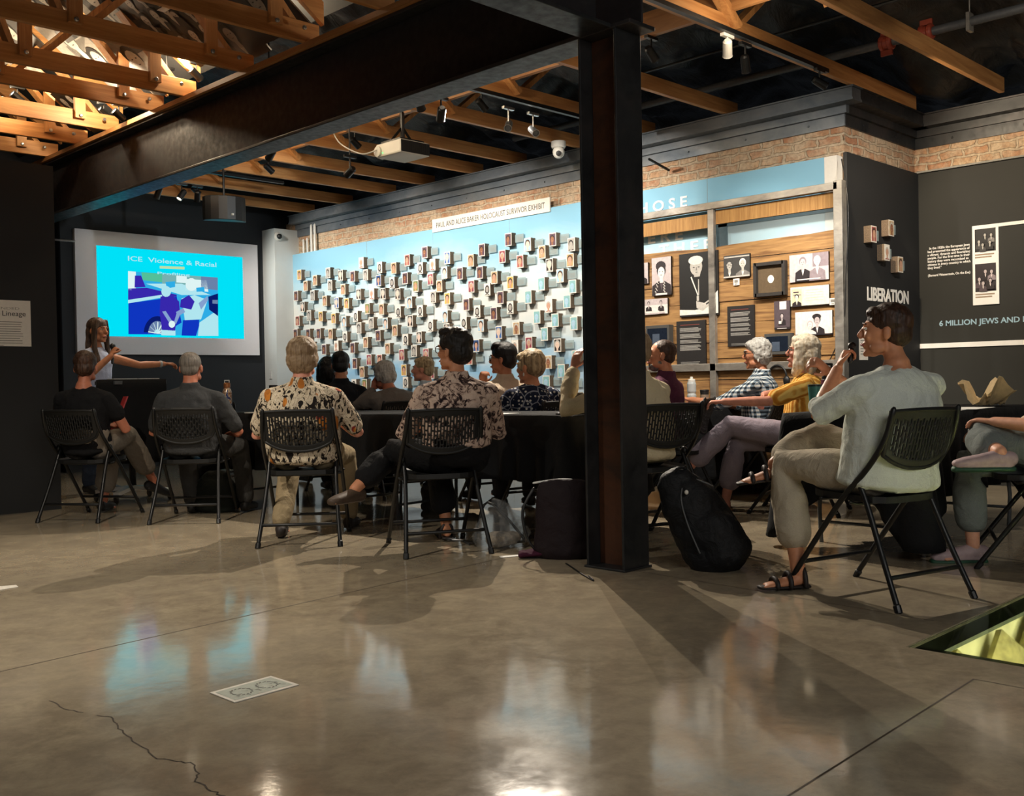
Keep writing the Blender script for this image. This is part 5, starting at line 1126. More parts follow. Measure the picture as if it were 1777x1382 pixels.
tag(MB().rod([pk+V((.07*math.cos(k*.6)*(1+.02*k), .05*math.sin(k*.6), .006+.05*abs(math.sin(k*.3)))) for k in range(32)], .004, 6, smooth=3).build('cable_coil', BLKP, smooth=True), 'loose coil of black cable on the floor left of the clear bag', 'cable')
# backpack under the polo man's chair, red bag, crumpled shopping bag
p5 = V((3.97, 7.25, 0)); t = blob('backpack', lambda mb: mb.tube([(p5+V((0, 0, .07)), .19, .11), (p5+V((0, 0, .2)), .17, .10), (p5+V((0, 0, .27)), .11, .06)], (.7, -.7, 0)), NYL2, 'dark olive bag on the floor under the chair of the grey polo man', 'backpack', .012, 4, .03, .08)
p5 = V((7.05, 3.95, 0)); blob('handbag', lambda mb: mb.tube([(p5+V((0, 0, .06)), .14, .07), (p5+V((0, 0, .15)), .10, .05)], (.7, -.7, 0)), m_cloth('dark_red_leather', '#4c1518', .2, .5), 'dark red bag on the floor under the chair of the woman in yellow', 'bag', .012, 4, .02, .08)
p5 = at(760, 885, Z=0); blob('shopping_bag', lambda mb: mb.tube([(p5+V((0, 0, .05)), .13, .1), (p5+V((0, .02, .18)), .10, .07), (p5+V((0, .03, .28)), .05, .03)], (.7, -.7, 0)), m_cloth('taupe_bag', '#5d564c', .2, .6), 'crumpled taupe shopping bag under the long table', 'bag', .012, 1, .07, .05)
p5 = V((6.65, 2.72, 0)); 
# ================================================================== people
def skin_mat(name, c):
    t = NT(name); n = t.noise(t.co(), 30, 4); cc = lin(c)
    t.set(t.ramp(n, [(.3, tuple(x*.88 for x in cc)), (.7, tuple(min(1, x*1.08) for x in cc))]), .5, 0, .35)
    t.b.inputs['Subsurface Weight'].default_value = .08; t.b.inputs['Subsurface Radius'].default_value = (.02, .008, .005); t.bump(t.noise(t.co(), 120, 3), .08, .002); return t.m
SK = {k: skin_mat('skin_'+k, c) for k, c in dict(fair='#d9a083', tan='#b97c5b', warm='#c98a66', pink='#cf8f78', ruddy='#b87358').items()}
def hair_mat(name, a, b, sc=60, dirz=(1, 1, .08)):
    t = NT(name); n = t.noise(t.mapv(dirz), sc, 5, .6, .6); t.set(t.ramp(n, [(.32, a), (.68, b)]), .5, 0, .4); t.bump(n, .6, .01); return t.m
HR = dict(brown=hair_mat('hair_brown', '#1f130c', '#4a3020'), dark=hair_mat('hair_dark', '#0b0908', '#1f1814'), black=hair_mat('hair_black', '#060606', '#131212'), grey=hair_mat('hair_grey', '#6a645c', '#a8a198'),
    blondgrey=hair_mat('hair_sandy_grey', '#6f5740', '#ab9272'), silver=hair_mat('hair_silver', '#85827c', '#cac6be'), blonde=hair_mat('hair_pale_blonde', '#bfa987', '#eadfca'), ash=hair_mat('hair_ash_blonde', '#6d573d', '#cbb48c', 50), salt=hair_mat('hair_salt_pepper', '#4d4844', '#8d857b'), long=hair_mat('hair_long_brown', '#1a120d', '#6b5748', 70))
def pattern(name, kind):
    t = NT(name); v = t.co()
    if kind == 'aloha':
        vo = t.n('ShaderNodeTexVoronoi'); vo.inputs['Scale'].default_value = 13; t.l(t.mapv((1, 1, .42)), vo.inputs['Vector'])
        n = t.noise(t.mapv((1, 1, .5)), 26, 4, .6, 1.5); n2 = t.noise(t.mapv((1, 1, .6)), 14, 2)
        c = t.ramp(n, [(.40, '#1f1a18'), (.46, '#b9a98f'), (.50, '#cfc1a8'), (.58, '#8b7668'), (.61, '#d6cab2'), (.68, '#5a3b33')], 'CONSTANT')
        c = t.mix(t.ramp(vo.outputs['Distance'], [(.26, 1.), (.30, 0.)]), c, t.ramp(n2, [(.45, '#a8672a'), (.52, '#c27a30'), (.6, '#8c2f2c')], 'CONSTANT')); r = .8
    elif kind == 'floral':
        n = t.noise(v, 19, 5, .7, 1.2); c = t.ramp(n, [(.40, '#241a1c'), (.46, '#5f4a44'), (.5, '#c0a797'), (.66, '#cdb7a6'), (.72, '#8a6f63')])
    elif kind == 'dots':
        vo = t.n('ShaderNodeTexVoronoi'); vo.inputs['Scale'].default_value = 34; vo.inputs['Randomness'].default_value = .45; t.l(v, vo.inputs['Vector'])
        c = t.mix(t.ramp(vo.outputs['Distance'], [(.26, 1.), (.32, 0.)]), '#1b2238', '#d5d3cc')
        wv = t.n('ShaderNodeTexVoronoi', feature='DISTANCE_TO_EDGE'); wv.inputs['Scale'].default_value = 9; t.l(v, wv.inputs['Vector']); c = t.mix(t.ramp(wv.outputs['Distance'], [(.02, .7), (.035, 0.)]), c, '#aeb4c0')
    elif kind == 'gingham':
        sp_ = t.n('ShaderNodeSeparateXYZ'); t.l(v, sp_.inputs[0]); f = lambda s_: t.math('GREATER_THAN', t.math('SINE', t.math('MULTIPLY', s_, 200)), 0)
        a = f(t.math('ADD', sp_.outputs[0], sp_.outputs[1])); b = f(sp_.outputs[2]); c = t.ramp(t.math('MULTIPLY', t.math('ADD', a, b), .5), [(0, '#d8d8d2'), (.4, '#6f7e8a'), (.8, '#20262c')], 'CONSTANT')
    elif kind == 'pinstripe':
        sp_ = t.n('ShaderNodeSeparateXYZ'); t.l(v, sp_.inputs[0]); a = t.math('GREATER_THAN', t.math('SINE', t.math('MULTIPLY', t.math('ADD', sp_.outputs[0], sp_.outputs[1]), 520)), .55); c = t.mix(a, '#2b2a2d', '#8c8780')
    elif kind == 'mustard':
        sp_ = t.n('ShaderNodeSeparateXYZ'); t.l(v, sp_.inputs[0]); a = t.math('SINE', t.math('MULTIPLY', t.math('ADD', sp_.outputs[0], t.math('MULTIPLY', sp_.outputs[1], .7)), 160))
        c = t.ramp(t.math('ADD', t.math('MULTIPLY', a, .5), .5), [(.0, '#b87a2a'), (.6, '#c8872f'), (.9, '#e9c26a')]); 
    t.set(c, .85, 0, .2); t.bump(t.noise(v, 11, 5, .6, .6), .45, .03); MC[name] = t.m; return t.m
PT = {k: pattern('shirt_'+k, k) for k in ('aloha', 'floral', 'dots', 'gingham', 'pinstripe', 'mustard')}
for k, c in dict(black='#121214', polo='#3a3b3c', jacket='#15161a', greyshirt='#6d655e', paleblue='#a9b8c4', creamshirt='#c9b8a2', cream='#d3c4a2', maroon='#4b2236', palegreen='#d2d8ce', white_top='#c9d3ee', khaki='#8f7f62', blackpant='#101012', greypant='#3e3d3b', taupe='#7b7266', lavender='#8c828c', linen='#b3a893', darkpant='#26262b', greyblue='#6f7674', jeans='#2c3546').items(): PT[k] = m_cloth('cloth_'+k, c, .08, .9, .55, 10)
EYEW = mat('eye_white', '#d8d2c8', .25); EYED = mat('iris_dark', '#2a1a12', .2); LIP = mat('lips', '#9c5450', .45); FRAME = mat('spectacle_frame', '#15120f', .3)
SHOE = {k: mat('shoe_'+k, c, .6) for k, c in dict(black='#121213', brown='#4a3b2e', sandal='#7b5a3a', grey='#8f8f90', dark='#231b18', pinkgrey='#b09a9c', green='#1f4a34').items()}

def limb(mb, pts, rs, **k): mb.tube([(p, *((r,) if not isinstance(r, tuple) else r)) for p, r in zip(pts, rs)], **k)
def mid(a, b, t): return a+(b-a)*t
def hand(mb, w, d, nrm, side, curl=.5, s=1.0, thumb_in=1):
    """palm and five fingers; d = direction of the fingers, nrm = back of the hand, side = towards the thumb"""
    d, nrm = d.normalized(), nrm.normalized(); sd = V(side); sd = (sd-d*sd.dot(d)).normalized(); nrm = (nrm-d*nrm.dot(d)-sd*nrm.dot(sd)).normalized()
    p1 = w+d*.085*s
    mb.tube([(w-d*.01, .024*s, .019*s), (w+d*.03*s, .034*s, .015*s), (w+d*.065*s, .039*s, .014*s), (p1, .036*s, .012*s)], sd, 12)
    for i, (o, ln) in enumerate(((.029, .072), (.010, .080), (-.010, .075), (-.028, .058))):
        b = w+d*.078*s+sd*o*s*.98; a0 = curl*.55; pts = [b]; ang = 0; q = b
        for seg_, f in ((.45, 1.), (.30, 1.25), (.25, .9)):
            ang += curl*f; dd = (d*math.cos(ang)-nrm*math.sin(ang)+sd*o*1.6).normalized(); q = q+dd*ln*s*seg_; pts.append(q)
        mb.tube([(p, r*s) for p, r in zip(pts, (.0092, .0088, .0080, .0068))], sd, 8, cap=2)
    b = w+d*.022*s+sd*.030*s; t1 = b+(d*.55+sd*.75-nrm*.25*thumb_in).normalized()*.036*s; t2 = t1+(d*.85+sd*.25-nrm*.45*curl).normalized()*.032*s
    mb.tube([(b-sd*.012*s, .0125*s), (b, .0125*s), (t1, .0105*s), (t2, .008*s)], nrm, 8, cap=2)
def frame_of(yaw, pitch, roll=0):
    """local axes of a head: yaw clockwise from forward seen from above (deg), pitch up"""
    return Euler((math.radians(pitch), math.radians(roll), -math.radians(yaw)), 'XYZ').to_matrix()
def head_mb(mb, c, R_, s=1., neck=None, fem=False):
    T = lambda x, y, z: c+R_@(V((x, y, z))*s); q = R_.to_quaternion().to_euler() if False else R_.to_euler()
    E_ = lambda p, r: mb.ell(T(*p), tuple(k*s for k in r), q)
    E_((0, -.012, .032), (.074, .092, .078)); E_((0, .030, .0), (.064, .064, .080)); E_((0, .030, -.045), (.056, .058, .058)); E_((0, .052, -.085), (.034, .034, .028)); E_((0, .079, -.098), (.019, .014, .015))
    for k in (-1, 1):
        E_((k*.034, .072, -.022), (.022, .018, .020)); E_((k*.078, -.004, -.012), (.009, .019, .030)); E_((k*.046, .03, -.072), (.018, .036, .024)); E_((k*.026, .085, .030), (.024, .010, .007))
    mb.tube([(T(0, .088, .020), .007*s, .007*s), (T(0, .100, .0), .009*s, .010*s), (T(0, .112, -.018), .011*s, .011*s), (T(0, .104, -.028), .014*s, .008*s)], tuple(R_@V((1, 0, 0))), 8)
    E_((0, .086, -.055), (.024, .012, .008)); E_((0, .083, -.067), (.021, .012, .008))
    if neck is not None: mb.tube([(neck, .060*s if not fem else .052*s), (mid(neck, T(0, -.02, -.05), .5), .052*s if not fem else .044*s), (T(0, -.018, -.04), .050*s if not fem else .042*s)], (1, 0, 0), 14)
def hair_mb(mb, c, R_, s, style):
    T = lambda x, y, z: c+R_@(V((x, y, z))*s); q = R_.to_euler(); E_ = lambda p, r: mb.ell(T(*p), tuple(k*s for k in r), q)
    if style == 'buzz': E_((0, -.020, .036), (.078, .092, .080)); E_((0, -.045, -.01), (.066, .058, .058))
    elif style == 'short': E_((0, -.018, .046), (.084, .098, .082)); E_((0, -.050, -.005), (.074, .062, .070)); E_((0, .045, .082), (.058, .040, .030))
    elif style == 'thick': E_((0, -.016, .054), (.092, .104, .088)); E_((0, -.050, -.005), (.082, .066, .080)); E_((.01, .055, .090), (.066, .044, .036)); E_((-.03, .03, .11), (.05, .05, .03))
    elif style == 'pixie': E_((0, -.020, .050), (.090, .100, .084)); E_((0, -.048, .0), (.080, .068, .076)); E_((0, .052, .076), (.068, .042, .036)); [E_((k*.068, .02, .012), (.018, .040, .040)) for k in (-1, 1)]
    elif style == 'full': E_((0, -.018, .046), (.090, .100, .086)); E_((0, -.046, -.012), (.088, .068, .086)); E_((0, .052, .074), (.064, .038, .034)); [E_((k*.072, -.01, .0), (.020, .042, .055)) for k in (-1, 1)]
    elif style == 'bob':
        E_((0, -.014, .052), (.092, .104, .086)); E_((0, -.05, -.02), (.096, .074, .12)); E_((0, .045, .085), (.07, .045, .035))
        for k in (-1, 1): mb.tube([(T(k*.075, .035, .05), .024*s, .034*s), (T(k*.085, .02, -.03), .022*s, .042*s), (T(k*.085, .02, -.11), .024*s, .042*s), (T(k*.075, .035, -.155), .016*s, .03*s)], tuple(R_@V((1, 0, 0))), 10)
        mb.tube([(T(0, -.06, -.05), .085*s, .045*s), (T(0, -.055, -.12), .085*s, .045*s), (T(0, -.05, -.165), .07*s, .03*s)], tuple(R_@V((1, 0, 0))), 14)
    elif style == 'long':
        E_((0, -.014, .046), (.084, .100, .084)); E_((0, -.048, -.02), (.082, .066, .10))
        for k in (-1, 1):
            mb.tube([(T(k*.05, .045, .085), .028*s, .022*s), (T(k*.078, .035, .02), .016*s, .034*s), (T(k*.082, .03, -.08), .018*s, .036*s), (T(k*.085, .045, -.18), .026*s, .024*s), (T(k*.075, .075, -.27), .028*s, .018*s), (T(k*.07, .085, -.34), .012*s, .01*s)], tuple(R_@V((1, 0, 0))), 10)
        mb.tube([(T(0, -.06, -.05), .08*s, .04*s), (T(0, -.06, -.16), .09*s, .035*s), (T(0, -.065, -.27), .075*s, .025*s)], tuple(R_@V((1, 0, 0))), 14)
def shoe_mb(mb, heel, toe, up, kind='shoe'):
    d = (toe-heel).normalized(); s = d.cross(up).normalized(); L_ = (toe-heel).length
    f = lambda t, h: heel+d*L_*t+up*h
    if kind == 'shoe': mb.tube([(f(-.02, .04), .034, .038), (f(.25, .042), .036, .042), (f(.55, .034), .044, .032), (f(.85, .027), .042, .025), (f(1.0, .022), .03, .018)], tuple(s), 14)
    mb.tube([(f(0, .008), .034, .010), (f(.4, .008), .036, .010), (f(.75, .008), .045, .010), (f(1.0, .008), .032, .009)], tuple(s), 14)

def person(name_label, x, y, phi, group='seated audience', zs=.452, k=1., w=1., lean=6, side=0, head=(0, 0), arms=None, legs=None, skin='fair', hair=None, hstyle='short', top='black', sleeve='short',
           pants='greypant', pleg='full', shoes='black', glasses=False, beard=None, belly=0, face=True, stand=False, vox=.0065, fem=False, hs=1., collar=False, hdisp=.012, hunch=0, drape=0, earring=False, twist=0, hem=0.):
    t0 = V((0, 0, 0)); lr = math.radians(lean); P = V((0, -.05, zs+.095)) if not stand else V((0, 0, zs))
    sp_ = V((math.sin(math.radians(side)), -math.sin(lr), math.cos(lr))).normalized()
    S = lambda d: P+sp_*d*k+V((0, 1, 0))*hunch*max(0, d-.15)**1.5
    Rt = Matrix.Rotation(-math.radians(twist), 3, 'Z'); sx = tuple(Rt@V((1, 0, 0)))
    hw = w
    TS = [(S(-.05), .150*hw, .112), (S(.04), .160*hw, .122), (S(.14), .152*hw, .116), (S(.24), .156*hw, .118), (S(.32), .168*hw, .120), (S(.385), .160*hw, .104), (S(.435), .112*hw, .076), (S(.478), .060, .058)]
    nb = S(.485); hc = S(.485)+V((0, .012, 0))+V((math.sin(math.radians(side))*.1, .02+hunch*.15, .150*k)); Rh = frame_of(*head)
    shl = [S(.378)+Rt@V((s*.165*hw, -.005, 0)) for s in (-1, 1)]
    arms = arms or {}; legs = legs or {}
    body = MB(); body.tube([(p_, a_*(.80 if i_ < 3 else 1), b_*(.80 if i_ < 3 else 1)) for i_, (p_, a_, b_) in enumerate(TS)], sx, 18, c0=.2)
    for A in shl: body.tube([(S(.46), .040), (mid(S(.45), A, .55)+V((0, 0, .008)), .038), (A, .048)], sx, 10); head_mb(body, hc, Rh, hs, nb, fem)
    sh = MB(); infl = .017 if not stand else .012
    TS2 = [(p, rx+infl+(belly*max(0, 1-abs(i-2)/2.5)), ry+infl+(belly*1.2*max(0, 1-abs(i-2)/2.5))) for i, (p, rx, ry) in enumerate(TS[:-1])]
    if not stand: TS2[0] = (S(-.045+hem), TS2[0][1]+.010+drape, TS2[0][2]+.016+drape)
    if hem > .05: TS2 = [TS2[0]]+[q_ for q_ in TS2[1:] if (q_[0]-P).length > hem]
    TS2.append((S(.468), .068, .064)); sh.tube(TS2, sx, 18, c0=.25, c1=.3)
    for A in shl: sh.tube([(S(.445), .052), (mid(S(.438), A, .55)+V((0, 0, .004)), .052), (A, .062)], sx, 12)
    if collar: sh.tube([(S(.455)+V((0, -.005, 0)), .078, .074), (S(.515)+V((0, -.008, 0)), .064, .062)], sx, 16, cap=0)
    # arms
    for i, s in enumerate((-1, 1)):
        key = 'L' if s < 0 else 'R'; a = arms.get(key) or {}
        el = V(a.get('e', (s*.24, .08, P.z+.15))); wr = V(a.get('w', (s*.16, .30, P.z+.12))); A = shl[i]
        limb(body, [A, mid(A, el, .5), el, mid(el, wr, .3), wr], [.050, .043, .036, .037, .026], seg=12)
        hd = V(a.get('d', tuple((wr-el).normalized()))); hand(body, wr+hd.normalized()*.008, hd, V(a.get('n', (0, 0, 1))), V(a.get('t', (-s, 0, 0))), a.get('c', .35), a.get('s', .95 if fem else 1.))
        sl = a.get('sl', sleeve)
        if sl == 'short': e = mid(A, el, a.get('sf', .78)); limb(sh, [A+(A-P)*.0, mid(A, el, .35), e], [.062, .064, .062], seg=14)
        elif sl == 'cap': e = mid(A, el, .08); limb(sh, [A, e], [.050, .046], seg=14)
        elif sl == 'long': limb(sh, [A, mid(A, el, .5), el, mid(el, wr, .5), mid(el, wr, .9)], [.062, .060, .056, .052, .044], seg=14)
        elif sl == 'elbow': limb(sh, [A, mid(A, el, .5), el, mid(el, wr, .12)], [.062, .060, .056, .054], seg=14)
    # legs
    pt = MB(); pt.tube([(P+V((0, -.01, .10+hem*1.3)), .172*hw, .136), (P+V((0, -.01, .06)), .170*hw, .130), (P+V((0, 0, 0)), .176*hw, .135)], (1, 0, 0), 18, c1=.55)
    shoe_objs = []
    for i, s in enumerate((-1, 1)):
        key = 'L' if s < 0 else 'R'; l = legs.get(key) or {}
        hp = P+V((s*.085*hw, .02, -.01)); 
        if stand: kn = V(l.get('k', (s*.095, .02, .48))); an = V(l.get('a', (s*.10, -.01, .085))); fd = V(l.get('f', (s*.1, 1, 0)))
        else: kn = V(l.get('k', (s*.12, .40, zs+.055))); an = V(l.get('a', (s*.12, .36, .085))); fd = V(l.get('f', (s*.12, 1, 0)))
        fd = fd.normalized(); upv = V(l.get('u', (0, 0, 1))); upv = (upv-fd*upv.dot(fd)).normalized()
        limb(body, [hp, mid(hp, kn, .5), kn, mid(kn, an, .35), mid(kn, an, .75), an], [.076, .066, .052, .053, .038, .033], seg=14)
        heel = an-fd*.045-upv*.075; toe = heel+fd*.245*(.93 if fem else 1)
        body.tube([(an, .032, .034), (an-upv*.035-fd*.015, .030, .036), (an-upv*.05+fd*.05, .034, .026), (heel+fd*.15+upv*.02, .040, .018), (toe-fd*.03+upv*.014, .036, .012)], tuple(fd.cross(upv)), 12)
        for z_ in range(5): body.tube([(toe-fd*(.05+.006*z_)+fd.cross(upv)*s*(z_-1.6)*-.0165+upv*.012, .009), (toe-fd*(.012+.009*z_)+fd.cross(upv)*s*(z_-1.6)*-.0165+upv*.010, .0085)], (1, 0, 0), 8)
        if pleg == 'full': limb(pt, [hp, mid(hp, kn, .5), kn, mid(kn, an, .4), mid(kn, an, .93)], [.104, .094, .077, .072, .062], seg=14)
        elif pleg == 'capri': limb(pt, [hp, mid(hp, kn, .5), kn, mid(kn, an, .3), mid(kn, an, .66)], [.104, .094, .080, .082, .080], seg=14)
        sc = l.get('shoe', shoes); shoe_objs.append((heel, toe, upv, sc, s))
    root = bake(body, 'person', SK[skin], vox, 3)
    tag(root, name_label, 'person', group)
    prt = []
    sm = bake(sh, 'shirt', PT[top], vox+.001, 5, .022, .11); prt.append(sm)
    pm = bake(pt, 'trousers', PT[pants], .010, 5, .022, .12); prt.append(pm)
    for heel, toe, upv, sc, s in shoe_objs:
        if sc == 'none': continue
        m_ = MB()
        if sc == 'flip':
            shoe_mb(m_, heel-upv*.004, toe, upv, 'sole'); so = m_.build('sandal', SHOE['sandal'], smooth=True, origin=(0, 0, 0)); d = (toe-heel).normalized(); sd = d.cross(upv)
            mb_ = MB(); L_ = (toe-heel).length
            for f_ in (.52, .60, .68): mb_.rod([heel+d*L_*f_+sd*.045*math.cos(a_*PI/8)+upv*(.012+.036*math.sin(a_*PI/8)) for a_ in range(9)], .007, 6)
            st_ = mb_.build('sandal_strap', mat('floral_strap', '#7d9a6a', .6, var=.6, scale=60), smooth=True, origin=(0, 0, 0)); st_.parent = so; prt.append(so)
        elif sc == 'strap':
            shoe_mb(m_, heel-upv*.004, toe, upv, 'sole'); so = m_.build('sandal', SHOE['dark'], smooth=True, origin=(0, 0, 0)); d = (toe-heel).normalized(); sd = d.cross(upv); L_ = (toe-heel).length
            for f_, hh in ((.70, .036), (.42, .058), (.12, .08)):
                mb_ = MB().rod([heel+d*L_*f_+sd*.045*math.cos(a_*PI/8)+upv*(.010+hh*math.sin(a_*PI/8)) for a_ in range(9)], .011, 8); st_ = mb_.build('sandal_strap', SHOE['dark'], smooth=True, origin=(0, 0, 0)); st_.parent = so
            prt.append(so)
        elif sc == 'trainer':
            shoe_mb(m_, heel, toe, upv, 'shoe'); so = bake(m_, 'shoe', SHOE['pinkgrey'], .007, 3); prt.append(so)
            mb_ = MB(); dd = (toe-heel).normalized(); L_ = (toe-heel).length; mb_.tube([(heel+dd*L_*f_-upv*.006, w_, .016) for f_, w_ in ((-.04, .034), (.3, .038), (.7, .046), (1.02, .030))], tuple(dd.cross(upv)), 14); so2 = mb_.build('sole', SHOE['green'], smooth=True, origin=(0, 0, 0)); so2.parent = so
        else:
            shoe_mb(m_, heel, toe, upv, 'shoe'); so = bake(m_, 'shoe', SHOE[sc], .007, 3); prt.append(so)
    if hair:
        hm = MB(); hair_mb(hm, hc, Rh, hs, hstyle); prt.append(bake(hm, 'hair', HR[hair], .0055, 2, hdisp, .03))
    T = lambda x, y, z: hc+Rh@(V((x, y, z))*hs)
    if beard: m_ = MB(); q = Rh.to_euler(); m_.ell(T(0, .045, -.085), (.046*hs, .048*hs, .036*hs), q); m_.ell(T(0, .088, -.046), (.022*hs, .012*hs, .006*hs), q); m_.ell(T(0, .02, -.06), (.062*hs, .04*hs, .03*hs), q); prt.append(bake(m_, 'beard', HR[beard], .0055, 2, .008, .02))
    if face:
        for s in (-1, 1):
            e = MB().ell(T(s*.029, .078, .010), (.0125*hs, .0125*hs, .0085*hs), Rh.to_euler(), 12, 8).build('eye', EYEW, smooth=True, origin=(0, 0, 0)); prt.append(e)
            i_ = MB().ell(T(s*.029, .0865, .010), (.0055*hs,)*3, None, 10, 6).build('iris', EYED, smooth=True, origin=(0, 0, 0)); i_.parent = e
            b_ = MB().rod([T(s*.012, .094, .028), T(s*.03, .095, .034), T(s*.048, .082, .030)], .0034*hs, 6).build('eyebrow', HR[hair or 'brown'], smooth=True, origin=(0, 0, 0)); prt.append(b_)
        prt.append(MB().rod([T(-.022, .090, -.062), T(-.008, .099, -.058), T(.008, .099, -.058), T(.022, .090, -.062)], .0048*hs, 8, smooth=3).build('mouth', LIP, smooth=True, origin=(0, 0, 0)))
    if glasses:
        g = MB()
        for s in (-1, 1):
            g.rod([T(s*.032+.025*math.cos(a_*PI/8), .101-.006*abs(math.cos(a_*PI/8)), .006+.020*math.sin(a_*PI/8)) for a_ in range(17)], .0028, 6)
            g.rod([T(s*.056, .095, .010), T(s*.078, .05, .010), T(s*.084, -.005, .006)], .0028, 6)
        g.rod([T(-.008, .104, .010), T(.008, .104, .010)], .0026, 6); prt.append(g.build('eyeglasses', FRAME, smooth=True, origin=(0, 0, 0)))
    if earring: prt.append(MB().ell(T(-.086, .0, -.052), (.006, .006, .014)).build('earring', OFFW, smooth=True, origin=(0, 0, 0)))
    for o in prt: o.parent = root
    root.location = (x, y, 0); root.rotation_euler = (0, 0, -math.radians(phi))
    return root, hc, Rh
def held(mb, name, m, root, label, cat, smooth=True):
    """a thing held by somebody, modelled in that person's own frame, then set in the room"""
    me = mb.mesh(name, smooth=smooth); M = Matrix.Translation(root.location)@root.rotation_euler.to_matrix().to_4x4(); me.transform(M); me.materials.append(m)
    c = sum((v.co for v in me.vertices), V())/len(me.vertices); me.transform(Matrix.Translation(-c)); o = bpy.data.objects.new(name, me); C.objects.link(o); o.location = c
    return tag(o, label, cat)
Z = .452
# ---- the four with their backs to the viewer
r, hc, Rh = person('person in a black tee with short brown hair, holding a red book', 3.20, 7.72, 52, k=.93, w=1.02, lean=4, head=(-18, -4), skin='ruddy', hair='brown', top='black', pants='taupe', pleg='capri', twist=-6, hs=1.0, face=False,
    arms={'R': dict(sf=.5, e=(.27, .03, .66), w=(.12, .27, .68), d=(-.6, .6, .25), n=(.3, .2, 1), c=.7), 'L': dict(e=(-.25, .05, .66), w=(-.02, .27, .68), c=.6, d=(.7, .6, .2))},
    legs={'L': dict(k=(-.06, .40, .50), a=(-.10, .34, .085)), 'R': dict(k=(.06, .44, .60), a=(.17, .66, .20), f=(.5, .8, -.35))}, shoes='black', fem=True)
c_ = V((.06, .34, .78)); u1 = V((.03, .05, .13)); u2 = V((-.05, .06, 0))
m_ = MB().hexa([c_-u1-u2*.1, c_-u1+u2*1.6, c_+u1+u2*1.6, c_+u1-u2*.1], V((.009, .006, 0))); held(m_, 'red_book', RED, r, 'red-covered book held open by the person in the black tee', 'book', False)
person('man in a charcoal grey polo shirt with close-cropped grey hair, seen from behind', 3.67, 7.01, 42, k=.90, w=1.16, lean=3, head=(2, 0), skin='ruddy', hair='salt', hstyle='buzz', hdisp=.003, top='polo', pants='greypant', collar=True, belly=.02, face=False,
    arms={'R': dict(e=(.32, .04, .63), w=(.24, .27, .62), c=.4), 'L': dict(e=(-.30, .02, .64), w=(-.15, .24, .62))}, legs={'R': dict(k=(.25, .38, .50), a=(.30, .34, .085)), 'L': dict(k=(-.16, .38, .50))})
person('man in a cream shirt patterned in orange, black and red, with sandy-grey hair', 3.60, 5.45, 42, k=.93, w=1.22, lean=0, head=(0, 0), skin='pink', hair='blondgrey', hstyle='full', top='aloha', pants='khaki', collar=True, belly=.035, face=False, drape=.01, hs=1.08,
    arms={'R': dict(e=(.33, .06, .66), w=(.22, .28, .70)), 'L': dict(e=(-.30, .02, .66), w=(-.12, .26, .70))}, legs={'R': dict(k=(.20, .44, .50), a=(.22, .44, .085)), 'L': dict(k=(-.15, .40, .50), a=(-.18, .12, .085))}, shoes='dark')
person('woman in a beige and brown floral shirt with dark swept hair and glasses, legs crossed', 3.98, 4.47, 24, k=.955, w=1.12, lean=2, head=(-34, 2), skin='warm', hair='dark', hstyle='thick', top='floral', pants='blackpant', pleg='capri', collar=True, glasses=True, belly=.015, hs=1.0, twist=12, fem=True, hem=.11,
    arms={'R': dict(e=(.30, .08, .66), w=(.34, .33, .78), sl='elbow'), 'L': dict(e=(-.28, .08, .66), w=(-.1, .3, .72), sl='elbow')},
    legs={'R': dict(k=(.02, .42, .50), a=(.04, .32, .085), shoe='strap'), 'L': dict(k=(-.30, .28, .56), a=(-.56, .16, .36), f=(-.85, -.50, .0), u=(-.3, -.2, 1), shoe='brown')})
# ---- the nearest woman, right of the column
r, hc, Rh = person('woman in a loose pale grey-green top, short brown hair, nearest the viewer', 4.33, 2.05, 4, k=.965, w=1.42, lean=8, head=(-30, 2), skin='warm', hair='brown', hstyle='short', top='palegreen', sleeve='long', pants='linen', pleg='capri', belly=.035, drape=.03, twist=8, fem=True, vox=.006, hs=1.0, hunch=.12,
    arms={'L': dict(e=(-.29, .12, .80), w=(-.045, .17, .99), d=(.30, -.15, .70), n=(-.3, 1, .2), t=(.3, -.2, .8), c=.9, sl='elbow'), 'R': dict(e=(.26, .16, .80), w=(.04, .26, .98), c=.8, sl='elbow')},
    legs={'L': dict(k=(-.12, .40, .56), a=(-.18, .30, .085), f=(-.8, .5, 0), shoe='strap'), 'R': dict(k=(.06, .36, .675), a=(-.13, .45, .56), f=(-.55, .6, -.12), shoe='strap')}, shoes='strap')
M_ = V((.01, .135, 1.07)); mb = MB().rod([M_+V((-.03, -.015, -.04)), M_+V((.01, .0, .02))], .012, 10).ell(M_+V((.012, .0, .028)), (.019, .019, .019)); held(mb, 'dark_phone_recorder', BLKP, r, 'small black device held at the mouth by the nearest woman', 'device')
